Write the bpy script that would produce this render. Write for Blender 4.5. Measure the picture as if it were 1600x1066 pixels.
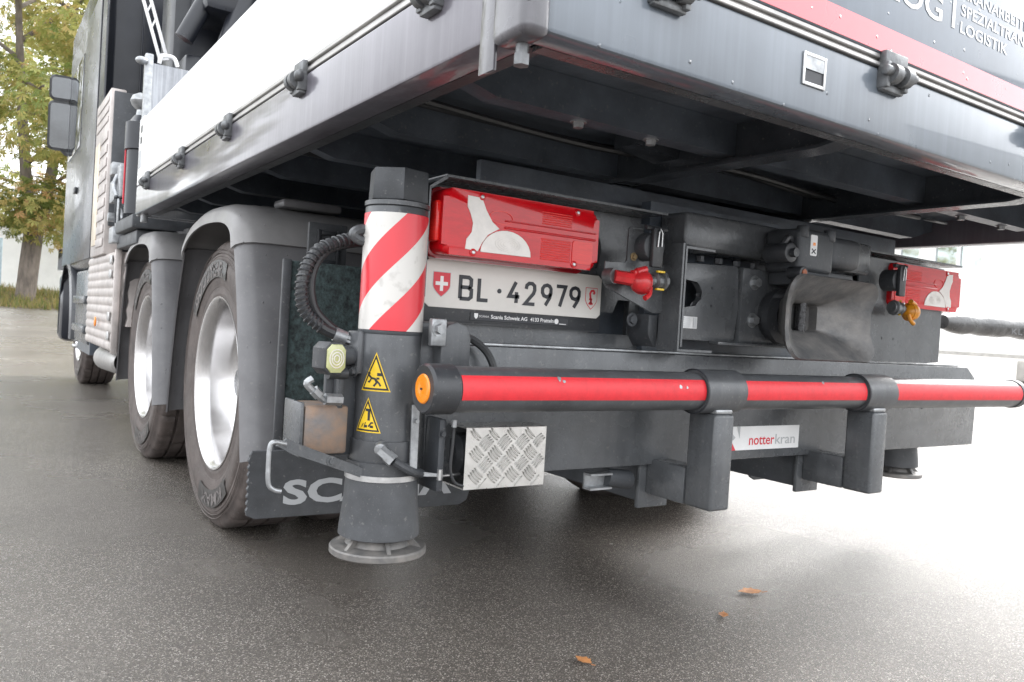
import bpy, bmesh, math, random
import numpy as np
from mathutils import Vector, Matrix, noise
random.seed(7); rng = np.random.default_rng(7)
for o in list(bpy.data.objects): bpy.data.objects.remove(o)
S = bpy.context.scene; COL = S.collection
R = math.radians

# ------------------------------------------------------------------ camera
cd = bpy.data.cameras.new('camera'); cam = bpy.data.objects.new('camera', cd); COL.objects.link(cam)
yaw, pit, rol = .590270296, .0184558385, -.0614726737
fw = Vector((math.sin(yaw)*math.cos(pit), math.cos(yaw)*math.cos(pit), -math.sin(pit)))
rt = Vector((math.cos(yaw), -math.sin(yaw), 0)); dn = fw.cross(rt)
r0 = rt*math.cos(rol)+dn*math.sin(rol); d0 = -rt*math.sin(rol)+dn*math.cos(rol)
cam.matrix_world = Matrix((( r0.x,-d0.x,-fw.x,0),(r0.y,-d0.y,-fw.y,0),(r0.z,-d0.z,-fw.z,.75),(0,0,0,1)))
cd.sensor_width = 36; cd.lens = 28.2; cd.clip_start = .02; cd.clip_end = 2000
cd.dof.use_dof = True; cd.dof.focus_distance = 1.9; cd.dof.aperture_fstop = 11
S.camera = cam
# ------------------------------------------------------------------ sky, sun, exposure
SUN_EL, SUN_AZ = R(42), R(80)          # azimuth from +y towards +x
W = bpy.data.worlds.new('World'); S.world = W; W.use_nodes = True
nt = W.node_tree; nt.nodes.clear()
sky = nt.nodes.new('ShaderNodeTexSky'); sky.sky_type = 'NISHITA'; sky.sun_disc = False
sky.sun_elevation = SUN_EL; sky.sun_rotation = SUN_AZ; sky.dust_density = 6; sky.air_density = 1.6; sky.ozone_density = 2
hs = nt.nodes.new('ShaderNodeHueSaturation'); hs.inputs['Saturation'].default_value = .16
bg = nt.nodes.new('ShaderNodeBackground'); bg.inputs[1].default_value = .13
wo = nt.nodes.new('ShaderNodeOutputWorld')
ov = nt.nodes.new('ShaderNodeMix'); ov.data_type = 'RGBA'; ov.inputs[0].default_value = .72; ov.inputs[7].default_value = (7.0, 7.2, 7.5, 1)   # even cloud cover
nt.links.new(sky.outputs[0], hs.inputs['Color']); nt.links.new(hs.outputs[0], ov.inputs[6]); nt.links.new(ov.outputs[2], bg.inputs[0]); nt.links.new(bg.outputs[0], wo.inputs[0])
ld = bpy.data.lights.new('sun', 'SUN'); ld.energy = 1.1; ld.angle = R(35); ld.color = (1, .97, .93)
sun = bpy.data.objects.new('sun', ld); COL.objects.link(sun)
sdir = Vector((math.sin(SUN_AZ)*math.cos(SUN_EL), math.cos(SUN_AZ)*math.cos(SUN_EL), math.sin(SUN_EL)))
sun.rotation_euler = sdir.to_track_quat('Z', 'Y').to_euler(); sun.location = sdir*50
S.view_settings.view_transform = 'Standard'; S.view_settings.look = 'None'
S.view_settings.exposure = 1.95; S.view_settings.gamma = 1
S.render.engine = 'CYCLES'

# ------------------------------------------------------------------ materials
MATS = {}
def nd(nt, t, **k):
    n = nt.nodes.new(t)
    for a, v in k.items():
        if a[:2] == 'i_': n.inputs[a[2:]].default_value = v
        else: setattr(n, a, v)
    return n
def mat(name, col, rough=.5, metal=0, coat=0, var=.25, scale=9., bump=0., bscale=120., spec=.5, rvar=.12, streak=0., drops=0., coatr=.08, col2=None, stretch=(1,1,1), speck=0.):
    m = bpy.data.materials.new(name); m.use_nodes = True; nt = m.node_tree; L = nt.links.new
    p = nt.nodes['Principled BSDF']
    p.inputs['Metallic'].default_value = metal; p.inputs['Specular IOR Level'].default_value = spec
    p.inputs['Coat Weight'].default_value = coat; p.inputs['Coat Roughness'].default_value = coatr
    tc = nd(nt, 'ShaderNodeTexCoord'); mp = nd(nt, 'ShaderNodeMapping'); mp.inputs['Scale'].default_value = stretch
    L(tc.outputs['Object'], mp.inputs[0])
    n1 = nd(nt, 'ShaderNodeTexNoise', i_Scale=scale, i_Detail=7., i_Roughness=.62); L(mp.outputs[0], n1.inputs['Vector'])
    cr = nd(nt, 'ShaderNodeValToRGB'); c = Vector(col)
    cr.color_ramp.elements[0].position = .32; cr.color_ramp.elements[1].position = .68
    d = c*(1-var); b = Vector(col2) if col2 else c*(1+var)
    cr.color_ramp.elements[0].color = (*d, 1); cr.color_ramp.elements[1].color = (*b, 1)
    L(n1.outputs[0], cr.inputs[0]); out = cr.outputs[0]
    if streak:
        ms = nd(nt, 'ShaderNodeMapping'); ms.inputs['Scale'].default_value = (55, 55, 1.6); L(tc.outputs['Object'], ms.inputs[0])
        n3 = nd(nt, 'ShaderNodeTexNoise', i_Scale=1., i_Detail=4., i_Roughness=.6); L(ms.outputs[0], n3.inputs['Vector'])
        c3 = nd(nt, 'ShaderNodeValToRGB'); c3.color_ramp.elements[0].position = .45; c3.color_ramp.elements[1].position = .72
        c3.color_ramp.elements[0].color = (0,0,0,1); c3.color_ramp.elements[1].color = (streak, streak, streak, 1)
        L(n3.outputs[0], c3.inputs[0])
        mx = nd(nt, 'ShaderNodeMix', data_type='RGBA'); L(c3.outputs[0], mx.inputs[0]); L(out, mx.inputs[6]); mx.inputs[7].default_value = (*(c*1.7+Vector((.03,.028,.025))), 1)
        out = mx.outputs[2]
    if speck:
        for sc_, lo, hi, am in ((95., .63, .70, speck), (330., .64, .72, speck*.8), (6., .52, .8, speck*.28)):
            ns = nd(nt, 'ShaderNodeTexNoise', i_Scale=sc_, i_Detail=3., i_Roughness=.55); L(tc.outputs['Object'], ns.inputs['Vector'])
            rs = nd(nt, 'ShaderNodeMapRange', clamp=True); rs.inputs[1].default_value = lo; rs.inputs[2].default_value = hi; rs.inputs[4].default_value = am; L(ns.outputs[0], rs.inputs[0])
            mxs = nd(nt, 'ShaderNodeMix', data_type='RGBA'); L(rs.outputs[0], mxs.inputs[0]); L(out, mxs.inputs[6]); mxs.inputs[7].default_value = (.26,.25,.235,1); out = mxs.outputs[2]
    L(out, p.inputs['Base Color'])
    n2 = nd(nt, 'ShaderNodeTexNoise', i_Scale=scale*2.3, i_Detail=5.); L(mp.outputs[0], n2.inputs['Vector'])
    mr = nd(nt, 'ShaderNodeMapRange'); mr.inputs[3].default_value = max(.02, rough-rvar); mr.inputs[4].default_value = min(1, rough+rvar)
    L(n2.outputs[0], mr.inputs[0]); L(mr.outputs[0], p.inputs['Roughness'])
    last = None
    if bump:
        nb = nd(nt, 'ShaderNodeTexNoise', i_Scale=bscale, i_Detail=4.); L(tc.outputs['Object'], nb.inputs['Vector'])
        bm_ = nd(nt, 'ShaderNodeBump', i_Strength=bump, i_Distance=.004); L(nb.outputs[0], bm_.inputs['Height']); last = bm_
    if drops:
        vo = nd(nt, 'ShaderNodeTexVoronoi', i_Scale=62.); L(tc.outputs['Object'], vo.inputs['Vector'])
        sx = nd(nt, 'ShaderNodeSeparateColor'); L(vo.outputs['Color'], sx.inputs[0])
        th = nd(nt, 'ShaderNodeMath', operation='GREATER_THAN'); L(sx.outputs[0], th.inputs[0]); th.inputs[1].default_value = 1-drops
        dr = nd(nt, 'ShaderNodeMapRange', clamp=True); dr.inputs[1].default_value = .0; dr.inputs[2].default_value = .22; dr.inputs[3].default_value = 1; dr.inputs[4].default_value = 0
        L(vo.outputs['Distance'], dr.inputs[0])
        mu = nd(nt, 'ShaderNodeMath', operation='MULTIPLY'); L(th.outputs[0], mu.inputs[0]); L(dr.outputs[0], mu.inputs[1])
        b2 = nd(nt, 'ShaderNodeBump', i_Strength=.9, i_Distance=.004); L(mu.outputs[0], b2.inputs['Height'])
        if last: L(last.outputs[0], b2.inputs['Normal'])
        last = b2
    if last: L(last.outputs[0], p.inputs['Normal']); 
    if last and coat: L(last.outputs[0], p.inputs['Coat Normal'])
    MATS[name] = m; return m
M_bed   = mat('bed_paint', (.11,.13,.155), .3, 0, .7, .15, 3, .015, 20, streak=.22, drops=.06)
M_side  = mat('side_rail_paint', (.11,.104,.122), .32, .1, .6, .22, 3, .015, 20, streak=.3, drops=.05)
M_gate  = mat('tailgate_paint', (.07,.095,.13), .3, 0, 1, .15, 5, 0, streak=.1, drops=.12)
M_red_g = mat('tailgate_red', (.56,.045,.065), .3, 0, 1, .1, 6, drops=.14)
M_black = mat('underside_black', (.07,.083,.102), .36, 0, 0, .4, 7, .15, 70, speck=0.2)
M_grey  = mat('chassis_grey', (.085,.09,.096), .27, .1, 0, .22, 8, .1, 160, streak=.15, speck=0.28)
M_greyd = mat('chassis_dark_grey', (.048,.052,.058), .48, .1, 0, .3, 9, .12, 120, speck=0.25)
M_post  = mat('stabilizer_grey', (.075,.079,.085), .4, .2, .15, .22, 9, .1, 140, streak=.2, speck=0.28)
M_fend  = mat('fender_plastic', (.135,.133,.138), .42, 0, 0, .16, 8, .06, 300, drops=.07, speck=0.22)
M_fcap  = mat('fender_cap_plastic', (.22,.215,.215), .4, 0, 0, .12, 8, .05, 300, drops=.08, speck=0.2)
M_rub   = mat('tyre_rubber', (.08,.064,.058), .62, 0, 0, .28, 14, .12, 90, speck=0.3)
M_rubl  = mat('tyre_lettering', (.025,.022,.021), .32, 0, 0, .2, 14)
M_flap  = mat('mudflap_rubber', (.055,.058,.063), .55, 0, 0, .25, 16, .1, 200, speck=0.3)
M_felt  = mat('spray_felt', (.028,.038,.04), .8, 0, 0, .7, 70, .6, 160, col2=(.055,.085,.085))
M_rim   = mat('alloy', (.62,.61,.61), .24, 1, 0, .06, 8, .0, rvar=.08)
M_steel = mat('steel', (.5,.5,.5), .35, .9, 0, .2, 30, .1, 150)
M_galv  = mat('galvanised', (.33,.34,.35), .42, .7, 0, .3, 40, .12, 100)
M_alu   = mat('chequer_aluminium', (.56,.55,.53), .3, .8, 0, .12, 25, .05, 150)
M_alub  = mat('ribbed_aluminium', (.46,.42,.40), .45, .35, 0, .18, 9, .05, 80)
M_white = mat('board_white', (.8,.8,.81), .4, 0, .3, .05, 3, .02, 30, streak=.2)
M_alus  = mat('alu_profile', (.42,.41,.4), .38, .6, 0, .15, 9, .05, 90)
M_lred  = mat('lamp_red', (.58,.006,.012), .06, 0, .25, .12, 30, 0, 240, spec=.3, stretch=(1,1,4), rvar=.02, coatr=.02)
M_lredd = mat('lamp_red_rim', (.3,.012,.02), .18, 0, 1, .15, 20)
M_lbr   = mat('lamp_red_bright', (.74,.02,.016), .08, 0, .25, .1, 40, 0, 160, spec=.3, stretch=(1,1,8), rvar=.02, coatr=.02)
M_lwh   = mat('lamp_clear', (.68,.64,.6), .15, 0, .6, .08, 40, .06, 220)
M_ora   = mat('amber', (.85,.25,.01), .3, 0, .5, .06, 40)
M_tape  = mat('red_tape', (.62,.022,.032), .48, 0, 0, .1, 60, .08, 500)
M_plate = mat('plate_white', (.66,.64,.6), .45, 0, .1, .05, 12)
M_ink   = mat('ink_black', (.018,.02,.026), .45, 0, 0, .1, 12)
M_inkw  = mat('ink_white', (.78,.78,.78), .5, 0, 0, .05, 12)
M_inkr  = mat('ink_red', (.62,.03,.05), .45, 0, 0, .05, 12)
M_inkg  = mat('ink_grey', (.42,.43,.44), .5, 0, 0, .05, 12)
M_yel   = mat('sticker_yellow', (.75,.5,.02), .4, 0, .2, .1, 30)
M_pla   = mat('black_plastic', (.032,.034,.038), .4, 0, 0, .2, 20, .05, 200, speck=0.22)
M_redp  = mat('red_coupling', (.55,.02,.025), .35, 0, .2, .2, 25, .05, 150)
M_yelp  = mat('amber_coupling', (.62,.24,.01), .38, 0, .2, .25, 25, .05, 150)
M_cast  = mat('worn_cast_steel', (.13,.135,.142), .46, .3, 0, .4, 16, .25, 90, col2=(.18,.172,.165), speck=.2)
M_rust  = mat('rusty_block', (.2,.19,.185), .55, .2, 0, .3, 18, .3, 80, col2=(.28,.16,.10))
M_cab   = mat('cab_paint', (.014,.016,.022), .2, 0, 0, .15, 4, spec=.35)
M_cabs  = mat('cab_side_paint', (.045,.048,.055), .3, 0, .2, .1, 4)
M_glass = mat('window_glass', (.03,.035,.04), .04, 0, 0, .1, 4, spec=1.0, rvar=.02)
M_mirror= mat('mirror_glass', (.2,.21,.22), .05, 1, 0, .05, 30, rvar=.03)  # dark base stands in for the reflection of dark trees
M_crane = mat('crane_paint', (.016,.018,.024), .32, 0, 0, .2, 6)
M_cream = mat('cream_enamel', (.66,.56,.42), .45, 0, .2, .08, 8, col2=(.7,.62,.5))
M_conc  = mat('concrete', (.42,.4,.37), .85, 0, 0, .2, 6, .3, 40)
M_wall  = mat('render_white', (.8,.8,.78), .85, 0, 0, .05, 1.5, .1, 30)
M_bark  = mat('bark', (.16,.135,.115), .9, 0, 0, .35, 5, .9, 14, stretch=(2.5,2.5,.7))
M_log   = mat('wet_black_pole', (.016,.016,.017), .3, 0, .4, .5, 9, .6, 40, col2=(.075,.075,.075))
M_under = mat('stringer_paint', (.06,.068,.08), .22, .3, 0, .3, 7, .1, 70, speck=0.25)
M_foot = mat('worn_foot_steel', (.17,.17,.17), .5, .4, 0, .35, 25, .25, 70, col2=(.24,.225,.21))
M_cpost = mat('corner_post_paint', (.07,.068,.08), .3, 0, .8, .25, 9, .12, 60, streak=.4, drops=.1)
M_rubt = mat('raised_lettering', (.15,.135,.13), .6, 0, 0, .3, 30)
M_hinge = mat('hinge_steel', (.15,.155,.16), .45, .5, 0, .35, 40, .15, 100)
M_hose  = mat('hose_rubber', (.022,.023,.025), .45, 0, 0, .2, 20)

def stripes_mat(cx, cy, r):
    m = bpy.data.materials.new('warning_stripes'); m.use_nodes = True; nt = m.node_tree; L = nt.links.new; p = nt.nodes['Principled BSDF']
    tc = nd(nt, 'ShaderNodeTexCoord'); sp = nd(nt, 'ShaderNodeSeparateXYZ'); L(tc.outputs['Object'], sp.inputs[0])
    def ma(op, a, b=None):
        n = nd(nt, 'ShaderNodeMath', operation=op)
        for i, v in enumerate((a, b)):
            if v is None: continue
            if isinstance(v, (int, float)): n.inputs[i].default_value = v
            else: L(v, n.inputs[i])
        return n.outputs[0]
    th = ma('ARCTAN2', ma('SUBTRACT', sp.outputs[0], cx), ma('SUBTRACT', cy, sp.outputs[1]))   # 0 facing -y
    v = ma('SUBTRACT', sp.outputs[2], ma('MULTIPLY', th, r*1.05))
    f = ma('FRACT', ma('DIVIDE', ma('ADD', v, STR_OFF), .165))
    g = ma('GREATER_THAN', f, .5)
    nz = nd(nt, 'ShaderNodeTexNoise', i_Scale=40., i_Detail=6.); L(tc.outputs['Object'], nz.inputs['Vector'])
    cw = nd(nt, 'ShaderNodeValToRGB'); cw.color_ramp.elements[0].position=.33; cw.color_ramp.elements[0].color=(.5,.48,.45,1); cw.color_ramp.elements[1].position=.45; cw.color_ramp.elements[1].color=(.62,.6,.57,1)
    L(nz.outputs[0], cw.inputs[0])
    mx = nd(nt, 'ShaderNodeMix', data_type='RGBA'); L(g, mx.inputs[0]); L(cw.outputs[0], mx.inputs[6]); mx.inputs[7].default_value = (.66,.025,.04,1)
    L(mx.outputs[2], p.inputs['Base Color']); p.inputs['Roughness'].default_value = .35; p.inputs['Coat Weight'].default_value = .3
    return m
STR_OFF = .02

def asphalt():
    m = bpy.data.materials.new('wet_asphalt'); m.use_nodes = True; nt = m.node_tree; L = nt.links.new; p = nt.nodes['Principled BSDF']
    tc = nd(nt, 'ShaderNodeTexCoord'); O = tc.outputs['Object']
    vo = nd(nt, 'ShaderNodeTexVoronoi', i_Scale=400.); L(O, vo.inputs['Vector'])
    sc = nd(nt, 'ShaderNodeSeparateColor'); L(vo.outputs['Color'], sc.inputs[0])
    r1 = nd(nt, 'ShaderNodeValToRGB'); e = r1.color_ramp.elements
    e[0].position = 0; e[0].color = (.062,.054,.047,1); e[1].position = 1; e[1].color = (.46,.425,.385,1)
    a = e.new(.55); a.color = (.104,.091,.079,1); a = e.new(.78); a.color = (.135,.12,.104,1); a = e.new(.91); a.color=(.24,.215,.19,1)
    L(sc.outputs[0], r1.inputs[0])
    big = nd(nt, 'ShaderNodeTexNoise', i_Scale=.7, i_Detail=6., i_Roughness=.6); L(O, big.inputs['Vector'])
    bm_ = nd(nt, 'ShaderNodeMapRange'); bm_.inputs[1].default_value=.3; bm_.inputs[2].default_value=.7; bm_.inputs[3].default_value=.75; bm_.inputs[4].default_value=1.25; L(big.outputs[0], bm_.inputs[0])
    mx = nd(nt, 'ShaderNodeMix', data_type='RGBA', blend_type='MULTIPLY'); mx.inputs[0].default_value = 1; L(r1.outputs[0], mx.inputs[6]); L(bm_.outputs[0], mx.inputs[7])
    L(mx.outputs[2], p.inputs['Base Color'])
    wet = nd(nt, 'ShaderNodeTexNoise', i_Scale=.45, i_Detail=5., i_Roughness=.55); L(O, wet.inputs['Vector'])
    wr = nd(nt, 'ShaderNodeMapRange'); wr.inputs[1].default_value=.35; wr.inputs[2].default_value=.65; wr.inputs[3].default_value=.16; wr.inputs[4].default_value=.34; L(wet.outputs[0], wr.inputs[0])
    L(wr.outputs[0], p.inputs['Roughness']); p.inputs['Specular IOR Level'].default_value = .85
    n2 = nd(nt, 'ShaderNodeTexNoise', i_Scale=210., i_Detail=3.); L(O, n2.inputs['Vector'])
    ad = nd(nt, 'ShaderNodeMath', operation='ADD'); L(vo.outputs['Distance'], ad.inputs[0]); L(n2.outputs[0], ad.inputs[1])
    b = nd(nt, 'ShaderNodeBump', i_Strength=.5, i_Distance=.004); L(ad.outputs[0], b.inputs['Height']); L(b.outputs[0], p.inputs['Normal'])
    return m
def leafmat(name, cols):
    m = bpy.data.materials.new(name); m.use_nodes = True; nt = m.node_tree; L = nt.links.new; p = nt.nodes['Principled BSDF']
    a = nd(nt, 'ShaderNodeAttribute', attribute_name='tint'); r = nd(nt, 'ShaderNodeValToRGB'); e = r.color_ramp.elements
    for i, c in enumerate(cols):
        x = e[i] if i < 2 else e.new(i/(len(cols)-1)); x.position = i/(len(cols)-1); x.color = (*c, 1)
    L(a.outputs['Fac'], r.inputs[0]); L(r.outputs[0], p.inputs['Base Color']); p.inputs['Roughness'].default_value = .5
    t = nd(nt, 'ShaderNodeBsdfTranslucent'); L(r.outputs[0], t.inputs[0]); ms = nd(nt, 'ShaderNodeMixShader'); ms.inputs[0].default_value = .45
    L(p.outputs[0], ms.inputs[1]); L(t.outputs[0], ms.inputs[2]); L(ms.outputs[0], nt.nodes['Material Output'].inputs[0])
    return m

# ------------------------------------------------------------------ mesh helpers
class B:
    def __init__(s): s.bm = bmesh.new()
    def _faces(s, vs, fs):
        v = [s.bm.verts.new(p) for p in vs]; out = []
        for f in fs:
            try: out.append(s.bm.faces.new([v[i] for i in f]))
            except ValueError: pass
        return v, out
    def box(s, x0, x1, y0, y1, z0, z1, bev=0, seg=2, xf=None):
        vs = [(x,y,z) for x in (x0,x1) for y in (y0,y1) for z in (z0,z1)]
        if xf: vs = [xf @ Vector(p) for p in vs]
        fs = [(0,1,3,2),(4,6,7,5),(0,4,5,1),(2,3,7,6),(0,2,6,4),(1,5,7,3)]
        v, f = s._faces(vs, fs)
        if bev:
            es = {e for q in f for e in q.edges}
            bmesh.ops.bevel(s.bm, geom=list(es), offset=bev, segments=seg, affect='EDGES', profile=.5)
        return s
    def prism(s, poly, fn, d0, d1, bev=0, seg=2):
        """poly: list of (a,b); fn(a,b,d)->xyz"""
        n = len(poly); vs = [fn(a,b,d0) for a,b in poly]+[fn(a,b,d1) for a,b in poly]
        fs = [tuple(range(n-1,-1,-1)), tuple(range(n,2*n))]+[(i,(i+1)%n,n+(i+1)%n,n+i) for i in range(n)]
        v, f = s._faces(vs, fs)
        if bev:
            es = list(f[0].edges)+list(f[1].edges)
            bmesh.ops.bevel(s.bm, geom=es, offset=bev, segments=seg, affect='EDGES', profile=.5)
        return s
    def lathe(s, prof, org, axis, n=32, cap0=True, cap1=True, phase=0, rf=None):
        """prof: (r,h) along axis"""
        ax = Vector(axis).normalized(); u = ax.orthogonal().normalized() if abs(ax.z) < .99 else Vector((1,0,0))
        if abs(ax.z) < .99: u = Vector((0,0,1)) - ax*ax.z; u.normalize()
        w = ax.cross(u); o = Vector(org); rings = []
        for k, (r, h) in enumerate(prof):
            ring = []
            for i in range(n):
                t = 2*math.pi*i/n+phase; rr = r if rf is None else rf(k, i, r)
                ring.append(s.bm.verts.new(o+ax*h+(u*math.cos(t)+w*math.sin(t))*rr))
            rings.append(ring)
        for a, b in zip(rings, rings[1:]):
            for i in range(n): s.bm.faces.new((a[i], a[(i+1)%n], b[(i+1)%n], b[i]))
        if cap0: s.bm.faces.new(rings[0][::-1])
        if cap1: s.bm.faces.new(rings[-1])
        return s
    def cyl(s, p0, p1, r, r1=None, n=24, bev=0, phase=0):
        p0 = Vector(p0); p1 = Vector(p1); d = p1-p0; l = d.length; r1 = r if r1 is None else r1
        pr = [(r,0),(r1,l)] if not bev else [(r-bev,0),(r-bev*.3,bev*.3),(r,bev),(r1,l-bev),(r1-bev*.3,l-bev*.3),(r1-bev,l)]
        return s.lathe(pr, p0, d, n, phase=phase)
    def tube(s, pts, r, n=10, rad=None, smooth=0):
        P = [Vector(p) for p in pts]
        if smooth:
            Q = []
            for i in range(len(P)-1):
                a = P[max(i-1,0)]; b = P[i]; c = P[i+1]; d = P[min(i+2,len(P)-1)]
                for k in range(smooth):
                    t = k/smooth
                    Q.append(.5*((2*b)+(c-a)*t+(2*a-5*b+4*c-d)*t*t+(3*b-a-3*c+d)*t**3))
            P = Q+[P[-1]]
        rings = []; up = None
        for i, p in enumerate(P):
            t = (P[min(i+1,len(P)-1)]-P[max(i-1,0)]).normalized()
            if up is None: up = t.orthogonal().normalized()
            up = (up-t*up.dot(t)).normalized(); w = t.cross(up); rr = rad(i/(len(P)-1)) if rad else r
            rings.append([s.bm.verts.new(p+(up*math.cos(2*math.pi*k/n)+w*math.sin(2*math.pi*k/n))*rr) for k in range(n)])
        for a, b in zip(rings, rings[1:]):
            for k in range(n): s.bm.faces.new((a[k], a[(k+1)%n], b[(k+1)%n], b[k]))
        s.bm.faces.new(rings[0][::-1]); s.bm.faces.new(rings[-1]); return s
    def sphere(s, c, r, sx=1, sy=1, sz=1, n=20):
        bmesh.ops.create_uvsphere(s.bm, u_segments=n, v_segments=n//2+2, radius=1, matrix=Matrix.Translation(c) @ Matrix.Diagonal((r*sx,r*sy,r*sz,1))); return s
    def strip(s, pts, w, fn, d0, d1, closed=False):
        """stroke of width w along 2-D pts, mitred, mapped by fn(a,b,d) and d0..d1 thick"""
        n = len(pts); P = [Vector(p) for p in pts]; Lf = []; Rt = []
        for i in range(n):
            a = P[i-1] if (i or closed) else None; c = P[(i+1)%n] if (i < n-1 or closed) else None
            d1_ = (P[i]-a).normalized() if a is not None else (c-P[i]).normalized()
            d2_ = (c-P[i]).normalized() if c is not None else d1_
            t = (d1_+d2_); t = t.normalized() if t.length > 1e-5 else d1_
            nn = Vector((-t.y, t.x)); k = w/2/max(.45, nn.dot(Vector((-d1_.y, d1_.x))))
            Lf.append(P[i]+nn*k); Rt.append(P[i]-nn*k)
        rg = range(n if closed else n-1)
        for i in rg:
            j = (i+1)%n
            q = [Lf[i], Rt[i], Rt[j], Lf[j]]
            vs = [fn(a.x,a.y,d0) for a in q]+[fn(a.x,a.y,d1) for a in q]
            s._faces(vs, [(0,1,2,3),(7,6,5,4),(0,4,5,1),(1,5,6,2),(2,6,7,3),(3,7,4,0)])
        return s
    def hexbolt(s, c, axis, r=.011, h=.009):
        c = Vector(c); a = Vector(axis).normalized()
        s.cyl(c, c+a*.002, r*1.45, n=16); s.cyl(c+a*.002, c+a*h, r, r*.93, n=6); return s
    def build(s, name, m, parent=None, sharp=34, clean=True, **k):
        if clean: bmesh.ops.remove_doubles(s.bm, verts=s.bm.verts, dist=1e-6)
        bmesh.ops.recalc_face_normals(s.bm, faces=s.bm.faces)
        c = math.radians(sharp)
        for f in s.bm.faces: f.smooth = True
        for e in s.bm.edges: e.smooth = not (len(e.link_faces) != 2 or e.calc_face_angle(0) > c)
        me = bpy.data.meshes.new(name); s.bm.to_mesh(me); s.bm.free()
        return link(name, me, m, parent, **k)
def worg(o):
    v = Vector((0,0,0))
    while o: v = v+o.location; o = o.parent
    return v
def link(name, me, m, parent=None, **k):
    o = bpy.data.objects.new(name, me); COL.objects.link(o)
    if m and not me.materials: me.materials.append(m)
    if parent:
        o.parent = parent
        if parent.type == 'EMPTY': o.matrix_parent_inverse = Matrix.Translation(-parent.location)
    for a, v in k.items(): o[a] = v
    return o
def empty(name, loc, **k):
    o = bpy.data.objects.new(name, None); COL.objects.link(o); o.location = loc; o.empty_display_size = .3
    for a, v in k.items(): o[a] = v
    return o
DGC = {}
def text_data(body, bold=0):
    if (body, bold) in DGC: return DGC[(body, bold)]
    c = bpy.data.curves.new('t', 'FONT'); c.body = body; c.size = 1; c.resolution_u = 3; c.offset = bold; c.align_x = 'LEFT'
    o = bpy.data.objects.new('t', c); COL.objects.link(o); dg = bpy.context.evaluated_depsgraph_get(); dg.update()
    me = bpy.data.meshes.new_from_object(o.evaluated_get(dg))
    v = [(p.co.x, p.co.y) for p in me.vertices]; f = [tuple(q.vertices) for q in me.polygons]
    bpy.data.objects.remove(o); bpy.data.curves.remove(c); bpy.data.meshes.remove(me)
    DGC[(body, bold)] = (v, f); return v, f
def text(name, body, m, parent, fn, x0, x1, y0, h, bold=0, pref=None, **k):
    """text fitted from x0 to x1 (2-D), baseline y0, cap height h; fn(a,b)->xyz"""
    v, f = text_data(body, bold); xs = [p[0] for p in v]; a0, a1 = min(xs), max(xs)
    vs = [fn(x0+(p[0]-a0)/(a1-a0)*(x1-x0), y0+p[1]/.729*h) for p in v]
    me = bpy.data.meshes.new(name); me.from_pydata(vs, [], f); me.update()
    return link(name, me, m, parent, **k)
XC = 1.84
def ss(a, b, x): t = max(0, min(1, (x-a)/(b-a))); return t*t*(3-2*t)
def ground_h(x, y): return .70*ss(10, 25, math.hypot(x-1.8, y-4.5))

# ------------------------------------------------------------------ ground
def ground():
    bm = bmesh.new(); rs = [0]+[.6*1.22**i for i in range(44)]; rs = [r for r in rs if r < 900]+[900]; n = 96; prev = None
    c = bm.verts.new((1.8, 4.5, 0)); rings = []
    for r in rs[1:]:
        ring = []
        for i in range(n):
            x = 1.8+r*math.cos(2*math.pi*i/n); y = 4.5+r*math.sin(2*math.pi*i/n)
            ring.append(bm.verts.new((x, y, ground_h(x, y))))
        rings.append(ring)
    for i in range(n): bm.faces.new((c, rings[0][i], rings[0][(i+1)%n]))
    for a, b in zip(rings, rings[1:]):
        for i in range(n): bm.faces.new((a[i], a[(i+1)%n], b[(i+1)%n], b[i]))
    for f in bm.faces: f.smooth = True
    me = bpy.data.meshes.new('ground'); bm.normal_update(); bm.to_mesh(me); bm.free()
    return link('ground', me, asphalt(), kind='structure')
ground()

# ================================================================== TRUCK
T = empty('crane_truck', (XC, 4.6, 0), label='dark grey crane truck with flatbed, seen from its rear corner', category='truck')
XY = lambda y: (lambda a, b, d: (a, y+d, b))       # polygons in the xz plane, extruded along y
# ---- flatbed
BL, BR, BY, BF = .59, 2*XC-.59, .885, 4.05
RZ0, RZ1 = 1.15, 1.278
B().box(BL, BL+.062, BY+.06, BF, RZ0+.004, RZ1+.006, .006).build('bed_side_rail', M_side, T)
B().box(BR-.062, BR, BY+.06, BF, RZ0+.004, RZ1+.006, .006).build('bed_side_rail', M_side, T)
rr = B().box(BL+.03, BR-.03, BY, BY+.058, RZ0-.004, RZ1-.006, .007).build('bed_rear_rail', M_bed, T)
hf = B()
for q in ((1.152,1.158),(1.209,1.215)): hf.box(q[0], q[1], BY-.004, BY-.0005, 1.193, 1.249, .001)
for q in ((1.193,1.199),(1.243,1.249)): hf.box(1.158, 1.209, BY-.004, BY-.0005, q[0], q[1], .001)
hf.build('recess_frame', M_steel, rr)
B().prism([(1.158,1.199),(1.209,1.199),(1.209,1.221),(1.158,1.221)], XY(BY), -.0012, -.0004).build('recess_dark_patch', M_ink, rr)  # black patch painted for the shade inside the recess
B().prism([(1.158,1.221),(1.209,1.221),(1.209,1.243),(1.158,1.243)], XY(BY), -.003, -.0004).build('recess_flap', M_galv, rr)
B().box(BL+.062, BR-.062, BF-.06, BF-.002, RZ0+.004, RZ1, .004).build('bed_front_rail', M_bed, T)
dk = B().box(BL+.063, BR-.063, BY+.06, BF-.061, 1.248, 1.272).build('bed_deck', M_black, T)
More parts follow.
